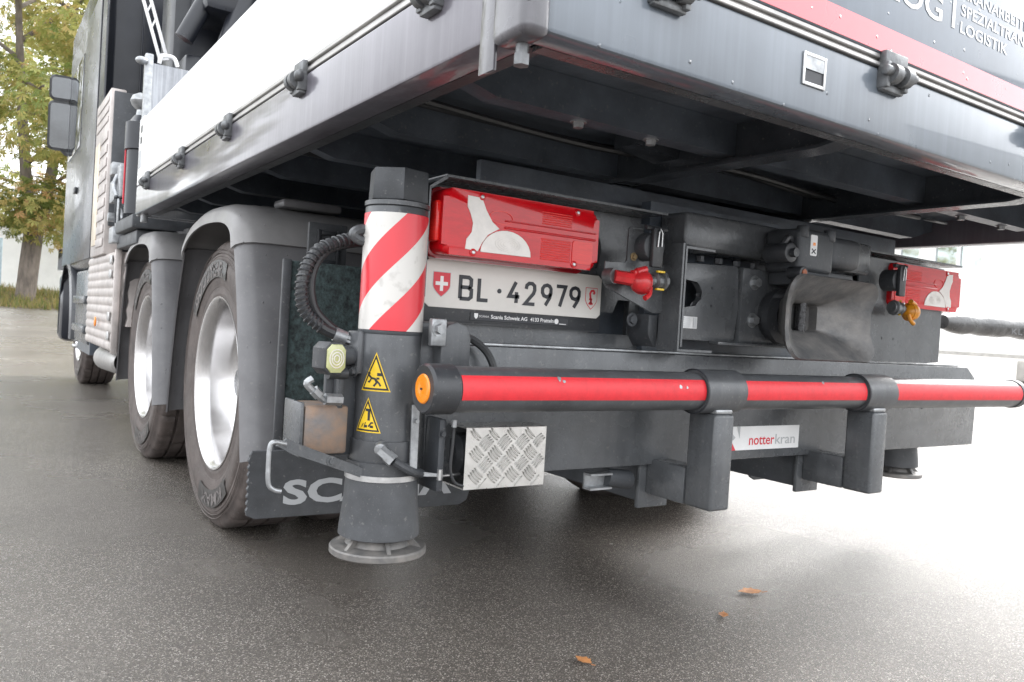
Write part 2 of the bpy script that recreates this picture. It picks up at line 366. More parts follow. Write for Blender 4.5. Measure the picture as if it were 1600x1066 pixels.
for i, y in enumerate((1.27, 1.68, 2.08, 2.5, 2.95, 3.4, 3.82)):
    b = B(); e = .13
    P = [(BL+.064,1.247),(BL+.064,1.215),(BL+.064+e,1.178),(BR-.064-e,1.178),(BR-.064,1.215),(BR-.064,1.247)]
    b.prism(P, XY(y), 0, .007)
    for a, c in (((BL+.064,1.215),(BL+.064+e,1.178)), ((BL+.064+e,1.178),(BR-.064-e,1.178)), ((BR-.064-e,1.178),(BR-.064,1.215))):
        b.prism([a, (a[0],a[1]-.006), (c[0],c[1]-.006), c], XY(y), -.0, .05)
    b.build('bed_crossmember', M_black, T)
for x in (1.44, 2.24):
    b = B()
    P = [(BY+.06,1.247),(BY+.06,1.172),(BY+.15,1.158),(4.9,1.158),(4.9,1.247)]
    b.prism(P, lambda a,c,d,x=x: (x+d, a, c), -.004, .004)
    b.prism([(BY+.06,1.172),(BY+.06,1.165),(BY+.15,1.151),(4.9,1.151),(4.9,1.158),(BY+.15,1.158)], lambda a,c,d,x=x: (x+d, a, c), -.03, .03)
    b.build('bed_stringer', M_under, T)
for (x, y) in ((2.55,1.72),(2.9,1.6)):
    b = B(); pts = [(x+.05*math.cos(t), y+.03*math.sin(t), 1.228+.008*math.sin(t)) for t in np.linspace(0, 2*math.pi, 18)]
    b.tube(pts[:-1]+[pts[0]], .005, 6); b.build('lashing_ring', M_galv, T)
# toolbox brackets below deck
B().prism([(1.3,1.245),(1.3,1.205),(1.44,1.19),(1.44,1.245)], XY(1.45), 0, .09, .003).build('bed_gusset', M_under, T)
for i_, (y_, dz_) in enumerate(((1.56,0),(1.6,.01),(2.3,0))):
    B().tube([(.75+.5*k_, y_+.02*math.sin(k_*2.1+i_), 1.222-.012*(k_%2)+dz_) for k_ in range(5)], .009, 8, smooth=5).build('under_bed_cable', M_hose, T)
for x_ in (1.0,1.2,2.5,2.75):
    B().hexbolt((x_,1.3,1.172),(0,0,-1),.012,.012).build('crossmember_bolt', M_galv, T)
# lower lip of the rear rail
B().box(BL+.064, BR-.064, BY+.0585, BY+.085, RZ0-.002, RZ0+.006).build('bed_rail_lip', M_grey, T)
B().box(BL+.0625, BL+.09, BY+.09, BF-.07, RZ0+.006, RZ0+.013).build('bed_rail_lip', M_greyd, T)
# side board
sb = B()
sb.box(BL+.004, BL+.03, .985, 3.93, 1.318, 1.585, .003)
side = sb.build('side_board', M_white, T)
tr = B()
for z0, z1, x in ((1.2865,1.2965,.0), (1.2965,1.3075,.008), (1.3075,1.318,.002)): tr.box(BL+x, BL+.034, .985, 3.93, z0, z1, .0015, 1)
tr.build('board_trim', M_alus, side)
ep = B().box(BL, BL+.035, 3.932, 4.045, 1.2865, 1.588, .003).build('board_end_panel', M_white, T)
for z in (1.47, 1.52): B().box(BL-.0012, BL-.0002, 3.96, 4.0, z, z+.03).build('slot_dark_patch', M_pla, ep)  # dark patches stand for the shaded slots, the panel is not cut
B().box(BL-.0012, BL-.0002, 3.96, 4.03, 1.36, 1.44).build('sticker', M_inkg, ep)
B().box(BL+.02, BL+.045, 3.985, 4.035, 1.12, 1.29, .004).build('bed_front_post', M_galv, T)
def hinge_side(y):
    h = B(); x = BL
    h.box(x-.012, x+.001, y-.03, y+.03, 1.285, 1.312, .003)
    h.box(x-.016, x+.001, y-.026, y+.026, 1.238, 1.262, .004)
    h.cyl((x-.018, y-.036, 1.272), (x-.018, y+.036, 1.272), .011, n=14, bev=.003)
    h.lathe([(.019,0),(.019,.016)], (x-.018, y-.02, 1.268), (0,1,0), 16); h.lathe([(.019,0),(.019,.016)], (x-.018, y+.006, 1.268), (0,1,0), 16)
    h.box(x-.02, x+.001, y-.03, y-.014, 1.244, 1.29, .003); h.box(x-.02, x+.001, y+.014, y+.03, 1.244, 1.29, .003)
    h.sphere((x-.022, y-.038, 1.272), .011, n=12)
    return h.build('board_hinge', M_hinge, T)
for y in (1.16, 1.79, 2.42, 3.05, 3.74): hinge_side(y)
# tailgate
tg = B().box(.66, 2*XC-.66, BY-.004, BY+.028, 1.297, 1.62, .003).build('tailgate', M_gate, T)
B().box(.661, 2*XC-.661, BY-.0055, BY-.0045, 1.299, 1.346).build('red_stripe', M_red_g, tg)
tr = B()
for z0, z1, y in ((1.273,1.2805,.0), (1.2805,1.2885,.009), (1.2885,1.2965,.002)): tr.box(.66, 2*XC-.66, BY-.004+y, BY+.03, z0, z1, .0012, 1)
tr.build('tailgate_trim', M_alus, tg)
fnT = lambda a, b: (a, BY-.0052, b)
B().box(1.604, 1.614, BY-.0056, BY-.0045, 1.404, 1.55).build('lettering_bar', M_inkw, tg)
text('lettering', 'LOG', M_inkw, tg, fnT, 1.375, 1.567, 1.4035, .05, bold=.012)
text('lettering', 'LOGISTIK', M_inkw, tg, fnT, 1.637, 1.833, 1.402, .0235, bold=.01)
text('lettering', 'SPEZIALTRANSPORTE', M_inkw, tg, fnT, 1.637, 2.06, 1.437, .0235, bold=.01)
text('lettering', 'KRANARBEITEN', M_inkw, tg, fnT, 1.637, 1.95, 1.472, .0235, bold=.01)
def hinge_rear(x):
    h = B(); y = BY
    h.box(x-.036, x+.036, y-.016, y+.001, 1.277, 1.302, .003)
    h.box(x-.036, x+.032, y-.014, y-.0002, 1.228, 1.242, .004)
    h.cyl((x-.048, y-.022, 1.261), (x+.05, y-.022, 1.261), .0095, n=14, bev=.003)
    for dx in (-.03, .008): h.lathe([(.0185,0),(.0185,.02)], (x+dx, y-.02, 1.258), (1,0,0), 16)
    h.box(x-.038, x-.026, y-.022, y+.001, 1.232, 1.28, .003); h.box(x+.02, x+.032, y-.022, y+.001, 1.232, 1.28, .003)
    return h.build('tailgate_hinge', M_hinge, T)
for x in (1.408, .83+.0, 2.0, 2.6): hinge_rear(x)
# corner posts
for s in (-1, 1):
    xo = XC+s*(XC-.572); xi = XC+s*(XC-.618)
    a, b_ = min(xo,xi), max(xo,xi)
    cp = B().box(a, b_, BY-.014, BY+.072, 1.132, 1.66, .014, 3).build('bed_corner_post', M_cpost, T)
    p0, p1 = sorted((XC+s*(XC-.583), XC+s*(XC-.589)))
    B().box(p0, p1, BY+.075, BY+.115, 1.104, 1.3, .001).build('post_plate', M_cpost, cp)
    bx = XC+s*(XC-.60)
    B().cyl((bx, BY+.03, 1.135), (bx, BY+.03, 1.118), .009, n=10).cyl((bx, BY+.03, 1.118), (bx, BY+.03, 1.103), .0115, n=6).build('bolt', M_hinge, cp)
# headboard
hb = B().box(.605, 2*XC-.605, 4.055, 4.085, 1.15, 1.86, .004).build('headboard', mat('headboard_worn', (.24,.25,.27), .5, .1, 0, .3, 7, .2, 50, col2=(.3,.31,.33), streak=.9), T)
B().box(.6, .635, 4.05, 4.09, 1.15, 1.9, .006).build('headboard_post', M_galv, T)
b = B(); b.tube([(.66,4.06,1.865),(.67,4.06,1.9),(.72,4.06,1.905),(.74,4.06,1.867)], .009, 8, smooth=5); b.build('grab_handle', M_inkw, hb)
B().sphere((.585,4.05,1.86), .022, 1.3, 1, .8, 12).build('side_marker', M_galv, T)

# ---- chassis
for s in (-1, 1):
    x = XC+s*.38
    b = B().box(x-.004, x+.004, 1.62, 8.9, .72, .98).box(min(x,x-s*.075), max(x,x-s*.075), 1.62, 8.9, .715, .7195).box(min(x,x-s*.075), max(x,x-s*.075), 1.62, 8.9, .9805, .985)
    b.build('chassis_rail', M_greyd, T)
    B().box(x-.05, x+.05, 1.66, 4.9, .99, 1.15, .006).build('subframe_rail', M_black, T)
B().box(.95, 2.75, 2.5, 2.56, .74, .95).build('chassis_crossmember', M_black, T)
for y in (2.88, 4.27):
    B().lathe([(.06,-.95),(.07,-.6),(.09,-.25),(.19,-.12),(.22,0),(.19,.12),(.09,.25),(.07,.6),(.06,.95)], (XC,y,.5), (1,0,0), 20).build('axle', M_black, T)

# ---- rear beam
BYF = 1.50
P = [(.80,.415),(3.076,.418),(3.082,.61),(3.06,.665),(3.005,.702),(.79,.702)]
beam = B().prism(P, XY(BYF), 0, .13, .004).build('rear_beam', M_grey, T)
B().prism([(.82,.703),(2.95,.703),(2.95,.709),(.82,.709)], XY(BYF), .006, .10, .002).build('weld_seam', M_galv, beam)
for x, z in ((2.72,.60),(2.717,.555)): B().cyl((x,BYF-.0008,z),(x,BYF+.001,z),.0035,n=10).build('hole_dark_disc', M_ink, beam)  # black discs on the face stand for the dark inside drilled holes
B().box(3.0825, 3.089, BYF+.01, BYF+.09, .47, .60, .001).build('end_plate', M_greyd, beam)
# sticker
st = B().prism([(1.70,.442),(2.052,.442),(2.052,.509),(1.70,.509)], XY(BYF), -.0014, -.0003).build('maker_sticker', M_inkw, beam)
fnS = lambda a, b: (a, BYF-.0019, b)
text('lettering', 'notter', M_inkr, st, fnS, 1.83, 1.94, .456, .030, bold=.012)
text('lettering', 'kran', M_inkg, st, fnS, 1.944, 2.034, .456, .030, bold=.008)
def flat(name, polys, m, par, fn):
    vs = []; fs = []
    for p in polys: fs.append(tuple(range(len(vs), len(vs)+len(p)))); vs += [fn(*q) for q in p]
    me = bpy.data.meshes.new(name); me.from_pydata(vs, [], fs); me.update(); return link(name, me, m, par)
flat('logo', [[(1.715,.509),(1.735,.509),(1.772,.478),(1.762,.47),(1.74,.485)], [(1.776,.509),(1.79,.509),(1.789,.474)]], M_inkg, st, fnS)
flat('logo', [[(1.715,.442),(1.775,.442),(1.755,.47),(1.735,.475)]], M_inkr, st, fnS)
# left mounting block to the stabilizer
B().box(.765, .86, 1.49, 1.60, .60, .75, .012).build('stabilizer_bracket', M_post, T)
hk = B(); 
hk.prism([(.80,.64),(.80,.725),(.815,.745),(.835,.752),(.86,.745),(.872,.72),(.872,.64)], XY(1.455), 0, .05, .006)
hk.build('bracket_ear', M_post, T)
B().box(.768, .803, 1.44, 1.455, .70, .756, .003).hexbolt((.784,1.44,.735),(0,-1,0),.011,.012).build('bracket_plate', M_galv, T)
# shroud plates with tail lamps
def shroud(mir):
    f = (lambda x: 2*XC-x) if mir else (lambda x: x)
    b = B()
    P = [(.768,.80),(.768,1.03),(.805,1.052),(1.44,1.052),(1.44,.97),(1.36,.80)]
    if mir: P = [(1.06,.80),(1.06,1.052),(1.44,1.052),(1.44,.80)]
    b.prism([(f(x),z) for x,z in P], XY(1.575), 0, .005)
    b.prism([(f(.803),1.0525),(f(1.44),1.0525),(f(1.44),1.058),(f(.803),1.058)], XY(1.478), 0, .10)
    if not mir: b.prism([(f(.764),1.028),(f(.768),1.024),(f(.807),1.05),(f(.803),1.0555)], XY(1.478), 0, .10)
    if not mir: b.prism([(f(.764),.80),(f(.768),.80),(f(.768),1.0275),(f(.764),1.0275)], XY(1.478), 0, .10)
    return b.build('lamp_shroud', M_grey, T)
shroud(False); shroud(True)
def round_rect(x0,x1,z0,z1,r,n=5):
    P = []
    for cx,cz,a in ((x1-r,z1-r,0),(x0+r,z1-r,90),(x0+r,z0+r,180),(x1-r,z0+r,270)):
        for k in range(n+1): t = R(a+90*k/n); P.append((cx+r*math.cos(t), cz+r*math.sin(t)))
    return P
def tail_lamp(mir):
    f = (lambda x: 2*XC-x) if mir else (lambda x: x)
    X0, X1, Z0, Z1 = .80, 1.222, .893, 1.033; yf = 1.482
    lens = B(); 
    lens.prism([(f(x),z) for x,z in round_rect(X0,X1,Z0,Z1,.02)], XY(yf), 0, .07, .016, 5)
    lamp = lens.build('tail_lamp', M_lred, T)
    b = B(); b.prism([(f(x),z) for x,z in round_rect(X0-.007,X1+.007,Z0-.007,Z1+.007,.026)], XY(1.535), 0, .038, .004); b.build('lamp_rim', M_lredd, lamp)
    ins = lambda pts, nm, m, d=-.0016: B().prism([(f(x),z) for x,z in pts], XY(yf), d, .002, .0006, 1).build(nm, m, lamp)
    # clear segments
    cl = [(.858,1.022),(.893,1.021),(.905,.995),(.922,.972),(.942,.960),(.93,.954),(.912,.944),(.898,.925),(.89,.906),(.858,.908),(.860,.93),(.872,.945),(.874,.965),(.866,.985),(.858,.998)]
    ins(cl, 'clear_segment', M_lwh)
    arc = [(.893+.067-.067*math.cos(t)*1.0, .906+.05*math.sin(t)) for t in np.linspace(0, math.pi, 15)]
    arc = [(.897,.9055)]+[(.962+.066*math.cos(t), .906+.052*math.sin(t)) for t in np.linspace(math.pi, 0, 15)]
    ins(arc, 'clear_segment', M_lwh, -.0022)
    for k in range(4):
        pts = [(f(.965+(.012+.007*k)*math.cos(t)), .928+(.005+.0035*k)*math.sin(t)) for t in np.linspace(0, 2*math.pi, 25)[:-1]]
        B().strip(pts, .0012, XY(yf), -.003, -.0015, closed=True).build('lens_ring', M_lwh, lamp)
    el = [(.945+.03*math.cos(t), .985+.014*math.sin(t)) for t in np.linspace(0, 2*math.pi, 25)[:-1]]
    B().strip([(f(x),z) for x,z in el], .002, XY(yf), -.0015, .001, closed=True).build('lens_ring', M_lbr, lamp)
    for z0, z1, n in ((.985,1.016,6),(.905,.955,9)):
        for k in range(n):
            z = z0+(z1-z0)*k/n
            B().box(*sorted((f(1.055),f(1.14))), yf-.0018, yf+.001, z, z+(z1-z0)/n*.62, .0012, 1).build('lens_rib', M_lbr, lamp)
    ins(round_rect(1.145,1.205,.905,.958,.008), 'lens_reflector', M_lbr)
    for z, h_ in ((.962,.005),(.978,.003)):
        B().box(*sorted((f(.955 if z < .97 else .955), f(1.212))), yf-.004, yf+.001, z, z+h_, .0019, 3).build('highlight_ridge', M_lred, lamp)  # ridges added to catch highlights and form the horizontal reflection bands
    # side marker on the outer end
    xs = f(X0); b = B(); b.box(*sorted((xs+(.012 if mir else -.012), xs+(-.002 if mir else .002))), yf+.008, yf+.045, .918, 1.005, .006, 3); b.build('side_marker', M_lbr, lamp)
    for x, z in ((.893,1.0235),(.878,.9025),(1.155,1.0235),(1.152,.9025)):
        B().cyl((f(x),yf-.004,z),(f(x),yf+.002,z),.0042,n=12,bev=.001).build('screw', M_steel, lamp)
        B().cyl((f(x),yf-.002,z),(f(x),yf+.002,z),.0085,n=14,bev=.001).build('screw_boss', M_lred, lamp)
    # cable
    xr = f(X1)
    s = -1 if mir else 1
    B().tube([(xr-s*.01,1.545,.99),(xr+s*.03,1.54,.985),(xr+s*.055,1.55,.955),(xr+s*.06,1.565,.91)], .009, 8, smooth=6).build('lamp_cable', M_hose, lamp)
tail_lamp(False); tail_lamp(True)
# licence plate
py = 1.564
hold = B().prism(round_rect(.806,1.312,.748,.893,.012), XY(py), .002, .014, .002).build('plate_holder', M_pla, T)
pl = B().prism([(.822,.782),(1.298,.782),(1.309,.792),(1.309,.880),(1.298,.890),(.822,.890),(.809,.880),(.809,.792)], XY(py), -.001, .0018, .0008, 1).build('licence_plate', M_plate, T)
def glyph(ch):
    if ch == 'B': return [[(0,0),(0,1),(.72,1),(.95,.9),(.95,.62),(.75,.53),(0,.53)], [(.7,.53),(1,.43),(1,.1),(.78,0),(0,0)]]
    if ch == 'L': return [[(0,1),(0,0),(1,0)]]
    if ch == '4': return [[(.62,1),(.0,.3),(1,.3)], [(.72,.52),(.72,0)]]
    if ch == '2': return [[(.04,.72),(.1,.9),(.33,1),(.68,1),(.92,.9),(.96,.7),(.85,.52),(.0,0),(1,0)]]
    if ch == '9': return [[(.93,.6),(.8,.47),(.5,.42),(.2,.47),(.03,.62),(.03,.82),(.2,.95),(.5,1.0),(.8,.95),(.96,.82),(.96,.6),(.85,.38),(.42,0)]]
    if ch == '7': return [[(0,1),(1,1),(.42,0)]]
wx = lambda px: .809+(px-115)/(1495-115)*.5      # layout along the plate in its own length
def gl(ch, a0, a1, z0=.801, z1=.8575):
    b = B()
    for st_ in glyph(ch): b.strip([(a0+.004+p*(a1-a0-.008), z0+.004+q*(z1-z0-.008)) for p,q in st_], .0085, XY(py), -.0026, -.0009)
    b.build('plate_character', M_ink, pl)
for ch, a, c in (('B',.895,.932),('L',.944,.976),('4',1.027,1.063),('2',1.073,1.108),('9',1.121,1.156),('7',1.164,1.199),('9',1.207,1.243)): gl(ch, a, c)
B().cyl((1.003,py-.0026,.829),(1.003,py-.0009,.829),.0055,n=16).build('plate_character', M_ink, pl)
def shield(x0,x1,z0,z1):
    zm = z0+(z1-z0)*.45; P = [(x0,z1),(x0,zm)]
    for k in range(1,6): t = k/6; P.append((x0+(x1-x0)/2*t**1.6, zm-(zm-z0)*t))
    P.append(((x0+x1)/2, z0))
    for k in range(5,0,-1): t = k/6; P.append((x1-(x1-x0)/2*t**1.6, zm-(zm-z0)*t))
    return P+[(x1,zm),(x1,z1)]
flat('crest_border', [shield(.8285,.8735,.804,.8605)], M_inkg, pl, lambda a,b: (a,py-.0013,b))
flat('crest', [shield(.830,.872,.806,.859)], M_inkr, pl, lambda a,b: (a,py-.0017,b))
flat('crest_cross', [[(.847,.818),(.855,.818),(.855,.851),(.847,.851)], [(.8355,.8305),(.847,.8305),(.847,.8385),(.8355,.8385)], [(.855,.8305),(.8665,.8305),(.8665,.8385),(.855,.8385)]], M_inkw, pl, lambda a,b: (a,py-.0021,b))
flat('crest', [shield(1.258,1.296,.803,.858)], M_inkr, pl, lambda a,b: (a,py-.0013,b))
flat('crest_field', [shield(1.2595,1.2945,.8055,.8565)], M_plate, pl, lambda a,b: (a,py-.0017,b))
b = B(); b.strip([(1.2755,.815),(1.2765,.825),(1.274,.834),(1.272,.843),(1.276,.850),(1.283,.851),(1.286,.846),(1.283,.842)], .0052, XY(py), -.0024, -.0018)
b.strip([(1.2695,.8165),(1.2755,.8225),(1.282,.8165)], .004, XY(py), -.0024, -.0018); b.strip([(1.27,.829),(1.28,.829)], .004, XY(py), -.0024, -.0018)
b.build('crest_staff', M_inkr, pl)
B().box(.93, 1.21, py-.0002, py+.0025, .758, .777, .0005, 1).build('dealer_strip', M_ink, hold)
fnP = lambda a, b: (a, py-.0008, b)
text('lettering', 'Scania Schweiz AG', M_inkw, hold, fnP, .985, 1.087, .7645, .009, bold=.02)
text('lettering', '4133 Pratteln', M_inkw, hold, fnP, 1.096, 1.165, .7645, .009, bold=.02)
text('lettering', 'SCANIA', M_inkw, hold, fnP, .953, .980, .766, .005)
flat('emblem', [shield(.940,.950,.7615,.7745)], M_inkw, hold, fnP)
flat('emblem', [[(1.1735+.0065*math.cos(t),.768+.0065*math.sin(t)) for t in np.linspace(0,2*math.pi,17)[:-1]]], M_inkw, hold, fnP)
flat('lettering', [[(1.182,.7615),(1.203,.7615),(1.203,.763),(1.182,.763)]], M_inkw, hold, fnP)
# panel behind the plate with cut-outs (built as pieces round the hole)
PY = 1.585
b = B()
for P in ([(.80,.709),(1.30,.709),(1.30,1.04),(.80,1.04)], [(1.30,.835),(1.46,.835),(1.46,1.04),(1.30,1.04)], [(1.30,.709),(1.46,.709),(1.46,.745),(1.30,.745)], [(1.425,.745),(1.46,.745),(1.46,.835),(1.425,.835)]):
    b.prism(P, XY(PY), 0, .006)
b.build('rear_panel', M_grey, T)
B().prism([(2.30,.709),(2.72,.709),(2.80,.716),(2.80,.76),(2.80,1.04),(2.30,1.04)], XY(1.50), .0, .006).build('rear_panel', M_grey, T)
for x in (2.45, 2.515): B().cyl((x,1.4992,.785),(x,1.501,.785),.004,n=10).build('hole_dark_disc', M_ink, T)  # hole darkness drawn as black discs on the panel
# black sheet standing in for the dark interior behind the centre panels
B().box(.98, 2.72, 1.64, 1.66, .70, 1.14).build('dark_interior_sheet', M_black, T)
# centre coupling panels
b = B()
P = [(1.455,.742),(1.69,.742),(1.70,.752),(1.70,.83),(1.7075,.836),(1.7075,.846),(1.70,.852),(1.70,.938),(1.69,.948),(1.455,.938),(1.455,.897),(1.545,.897),(1.553,.885),(1.56,.87),(1.566,.866),(1.566,.858),(1.558,.852),(1.553,.84),(1.545,.828),(1.455,.822)]
cover = B().prism(P, XY(1.462), 0, .02, .004).build('coupling_cover', M_grey, T)
for x,z in ((1.60,.882),(1.60,.835)): B().cyl((x,1.4612,z),(x,1.464,z),.0035,n=10).build('hole_dark_disc', M_ink, cover)  # black discs for the shaded holes, the cover is not pierced
tp = B().box(1.478, 1.55, 1.4603, 1.4618, .772, .803, .0003, 1).build('type_plate', M_steel, cover)
for k in range(5): B().box(1.482, 1.525, 1.4592, 1.46, .777+.005*k, .779+.005*k).build('type_plate_line', M_inkg, tp)
B().box(1.535, 1.546, 1.4592, 1.46, .776, .799).build('type_plate_line', M_inkg, tp)
flange = B().prism([(1.705,.742),(2.05,.742),(2.05,.945),(1.705,.945)], XY(1.452), 0, .035, .003)
flange = flange.build('coupling_flange', M_grey, T)
for z in (.908,.806):
    for x in (1.752, 1.93): B().hexbolt((x,1.452,z),(0,-1,0),.014,.016).build('bolt', M_galv, flange)
B().box(1.60, 2.02, 1.43, 1.462, .735, .7425, .001).build('flange_lip', M_grey, flange)
for k in range(6): B().cyl((1.56+.07*k,1.475,.948),(1.56+.07*k,1.475,.962),.011,n=6).build('bolt', M_greyd, flange)
B().box(1.49, 2.30, 1.46, 1.56, .975, 1.07, .012, 3).build('upper_crossbeam', M_grey, T)
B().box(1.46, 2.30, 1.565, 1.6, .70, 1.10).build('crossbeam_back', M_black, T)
# gladhand carrier plate
b = B().prism([(1.232,.918),(1.294,.918),(1.30,.925),(1.298,1.0),(1.305,1.008),(1.345,1.008),(1.345,.93),(1.448,.925),(1.446,.806),(1.392,.803),(1.238,.856),(1.229,.868)], XY(1.462), 0, .005, .0015, 1)
car = b.build('coupling_carrier', M_grey, T); B().hexbolt((1.318,1.462,.936),(0,-1,0),.007,.008).build('bolt', mat('zinc_bolt', (.3,.22,.12), .45, .5), car)
b = B().box(1.422,1.428,1.40,1.47,.713,.978).box(1.428,1.545,1.40,1.47,.713,.719).box(1.432,1.438,1.40,1.47,.725,.972).box(1.438,1.535,1.40,1.47,.966,.972)
b.build('carrier_bracket', M_grey, T)
b = B().prism([(1.39,.80),(1.39,.75),(1.41,.72),(1.42,.72),(1.42,.80)], XY(1.47), 0, .08, .004); b.hexbolt((1.36,1.50,.785),(0,-1,0),.012); b.build('frame_gusset', M_greyd, T)
def gladhand(cx, cz, m, name, flip):
    s = -1 if flip else 1; y = 1.41
    SC = Matrix.Translation((cx,y,cz)) @ Matrix.Diagonal((.8,.8,.8,1)) @ Matrix.Translation((-cx,-y,-cz))
    g = B(); g.sphere((cx, y, cz), .034, n=22)
    g.cyl((cx-s*.012, y+.006, cz+.006), (cx-s*.078, y+.03, cz+.012), .021, .019, n=8)
    g.cyl((cx-s*.02, y-.0, cz+.028), (cx+s*.014, y-.004, cz+.040), .012, .010, n=10)
    g.box(cx-s*.012-.018, cx-s*.012+.018, y-.006, y+.02, cz+.02, cz+.034, .004)
    g.tube([(cx+s*.030,y-.008,cz-.012),(cx+s*.022,y-.014,cz-.035),(cx+s*.004,y-.016,cz-.047)], .008, 8, smooth=4)
    g.lathe([(.036,-.003),(.036,.003)], (cx+s*.008, y+.004, cz), (s*1,.25,0), 22)
    bmesh.ops.transform(g.bm, matrix=SC, verts=g.bm.verts); o = g.build(name, m, T)
    f = B(); x = cx+s*.038
    f.lathe([(.012,0),(.016,.006),(.016,.02),(.026,.024),(.026,.03),(.022,.034),(.022,.05),(.03,.052),(.03,.062),(.022,.066),(.022,.074)], (x, y+.008, cz+.008), (s,.12,.05), 10)
    bmesh.ops.transform(f.bm, matrix=SC, verts=f.bm.verts); f.build('hose_connector', M_hinge, o)
    for dz in (.022, -.020): B().box(x+s*.018-.006, x+s*.03+.006, y-.003, y+.005, cz+.008+dz-.0025, cz+.008+dz+.0025, .001).build('connector_clip', M_yel, o)
    B().cyl((cx-s*.060,y+.024,cz+.010),(cx-s*.064,y+.05,cz+.010),.019,n=12).build('connector_nut', M_hinge, o)
gladhand(1.300,.872, M_redp, 'air_coupling', False)
gladhand(2.452,.872, M_yelp, 'air_coupling', True)
def socket(cx, cz, y=1.43):
    so = B().cyl((cx,y-.004,cz),(cx,y+.045,cz),.034,n=24,bev=.003).build('trailer_socket', M_greyd, T)
    B().box(cx-.017, cx+.017, y-.018, y-.005, cz-.05, cz+.044, .003).build('socket_lid', M_pla, so)
    B().tube([(cx-.006,y-.021,cz-.002),(cx-.005,y-.022,cz+.032),(cx,y-.02,cz+.042),(cx+.006,y-.022,cz+.032),(cx+.007,y-.021,cz-.0)], .002, 6).build('lid_spring', M_steel, so)
    B().cyl((cx-.034,y-.005,cz+.044),(cx+.034,y-.005,cz+.044),.006,n=8).build('lid_pivot', M_pla, so)
socket(1.352,.962); socket(2.40,.968)
# towing jaw
jx, jy, jz = XC+.045, 1.285, .823
jw = .185; JA = B()
# loft: outer mouth -> throat
def rr_loop(hw, hh, r, n=6):
    return round_rect(-hw, hw, -hh, hh, r, n)
def ring(hw, hh, r, y, dz=0, cut=0):
    out = []
    P_ = rr_loop(hw,hh,r,6); Q_ = []
    for (p, q) in zip(P_, P_[1:]+P_[:1]):        # extra points so that the sides can be cut back
        Q_ += [(p[0]+(q[0]-p[0])*t, p[1]+(q[1]-p[1])*t) for t in ((0,.25,.5,.75) if abs(q[1]-p[1]) > .04 else (0,))]
    for a,b_ in Q_:
        side = ss(.45,.98,abs(a)/hw)*(1-ss(.25,.9,abs(b_)/hh))
        out.append((jx+a*(1-.055*side*cut), y+.018*side*cut, jz+dz+b_))
    return out
loops = [ring(.176,.100,.045,jy+.006,-.002,1), ring(.187,.107,.048,jy-.004,-.004,1), ring(.193,.110,.048,jy+.003,-.004,1), ring(.185,.102,.045,jy+.018,-.002,1), ring(.10,.058,.03,jy+.10), ring(.082,.045,.02,jy+.125)]
inner = [ring(.176,.100,.045,jy+.006,-.002,1), ring(.165,.090,.04,jy+.018,-.001,.9), ring(.125,.062,.025,jy+.055,0,.4), ring(.08,.042,.016,jy+.085), ring(.056,.037,.012,jy+.10), ring(.052,.035,.012,jy+.17)]
def loft(b, loops, cap):
    rv = [[b.bm.verts.new(p) for p in l] for l in loops]
    for u, v in zip(rv, rv[1:]):
        for i in range(len(u)): b.bm.faces.new((u[i], u[(i+1)%len(u)], v[(i+1)%len(u)], v[i]))
    if cap: b.bm.faces.new(rv[-1])
loft(JA, loops, True); loft(JA, inner, True)
jaw = JA.build('towing_jaw', M_cast, T, sharp=50)
B().cyl((jx-.006,jy+.108,jz-.05),(jx-.006,jy+.108,jz+.05),.015,n=16).build('coupling_pin', mat('greasy_pin', (.03,.03,.032), .25, .4, 0, .5, 60, .6, 120), jaw)
B().box(jx-.046, jx-.024, jy+.150, jy+.155, jz-.03, jz+.03).build('lit_gap_strip', M_galv, jaw)  # pale strip stands in for the lit gap behind the pin
b = B(); b.lathe([(.05,0),(.078,.01),(.078,.03),(.068,.036),(.068,.075),(.088,.08),(.088,.11)], (XC,1.40,jz), (0,1,0), 28, cap0=False); b.build('coupling_collar', M_pla, T)
cb = B(); cb.box(1.78, 1.93, 1.335, 1.45, .94, 1.055, .014, 3); cb.box(1.93, 2.075, 1.345, 1.45, .965, 1.05, .02, 3); cb.box(1.80,1.92,1.34,1.45,.905,.945,.01); cb.cyl((1.80,1.345,1.03),(1.80,1.345,1.062),.016,n=12,bev=.003); cb.cyl((1.915,1.345,1.03),(1.915,1.345,1.062),.016,n=12,bev=.003)
cb = cb.build('coupling_head', M_greyd, T)
lb = B().prism(round_rect(1.822,1.850,.985,1.04,.004), XY(1.335), -.0012, -.0002).build('warning_label', M_inkw, cb)
B().strip([(1.828,.991),(1.844,1.003)], .003, XY(1.335), -.0022, -.0013).strip([(1.828,1.003),(1.844,.991)], .003, XY(1.335), -.0022, -.0013).build('label_print', M_ink, lb)
B().box(1.832,1.842,1.3328,1.3337,1.012,1.02).build('label_print', M_ora, lb)
b = B().cyl((1.735,1.325,.983),(1.735,1.40,.983),.026,n=20,bev=.004).cyl((1.735,1.31,.983),(1.735,1.326,.983),.012,n=8); b.build('release_knob', M_pla, cb)
B().tube([(1.735,1.36,1.0),(1.75,1.35,1.025),(1.775,1.36,1.02)], .008, 8, smooth=4).build('release_lever', M_pla, cb)
pi_ = B().cyl((1.777,1.315,.935),(1.777,1.36,.935),.017,n=16,bev=.003).build('pin_indicator', M_pla, cb)
B().cyl((1.777,1.3125,.935),(1.777,1.3155,.935),.009,n=12).build('pin_indicator_end', mat('rust_orange', (.35,.1,.04), .5), cb)
b = B().cyl((1.85,1.43,.948),(2.15,1.43,.948),.01,n=8); b.box(1.94,2.09,1.38,1.45,.925,.955,.006); b.build('coupling_linkage', M_greyd, T)

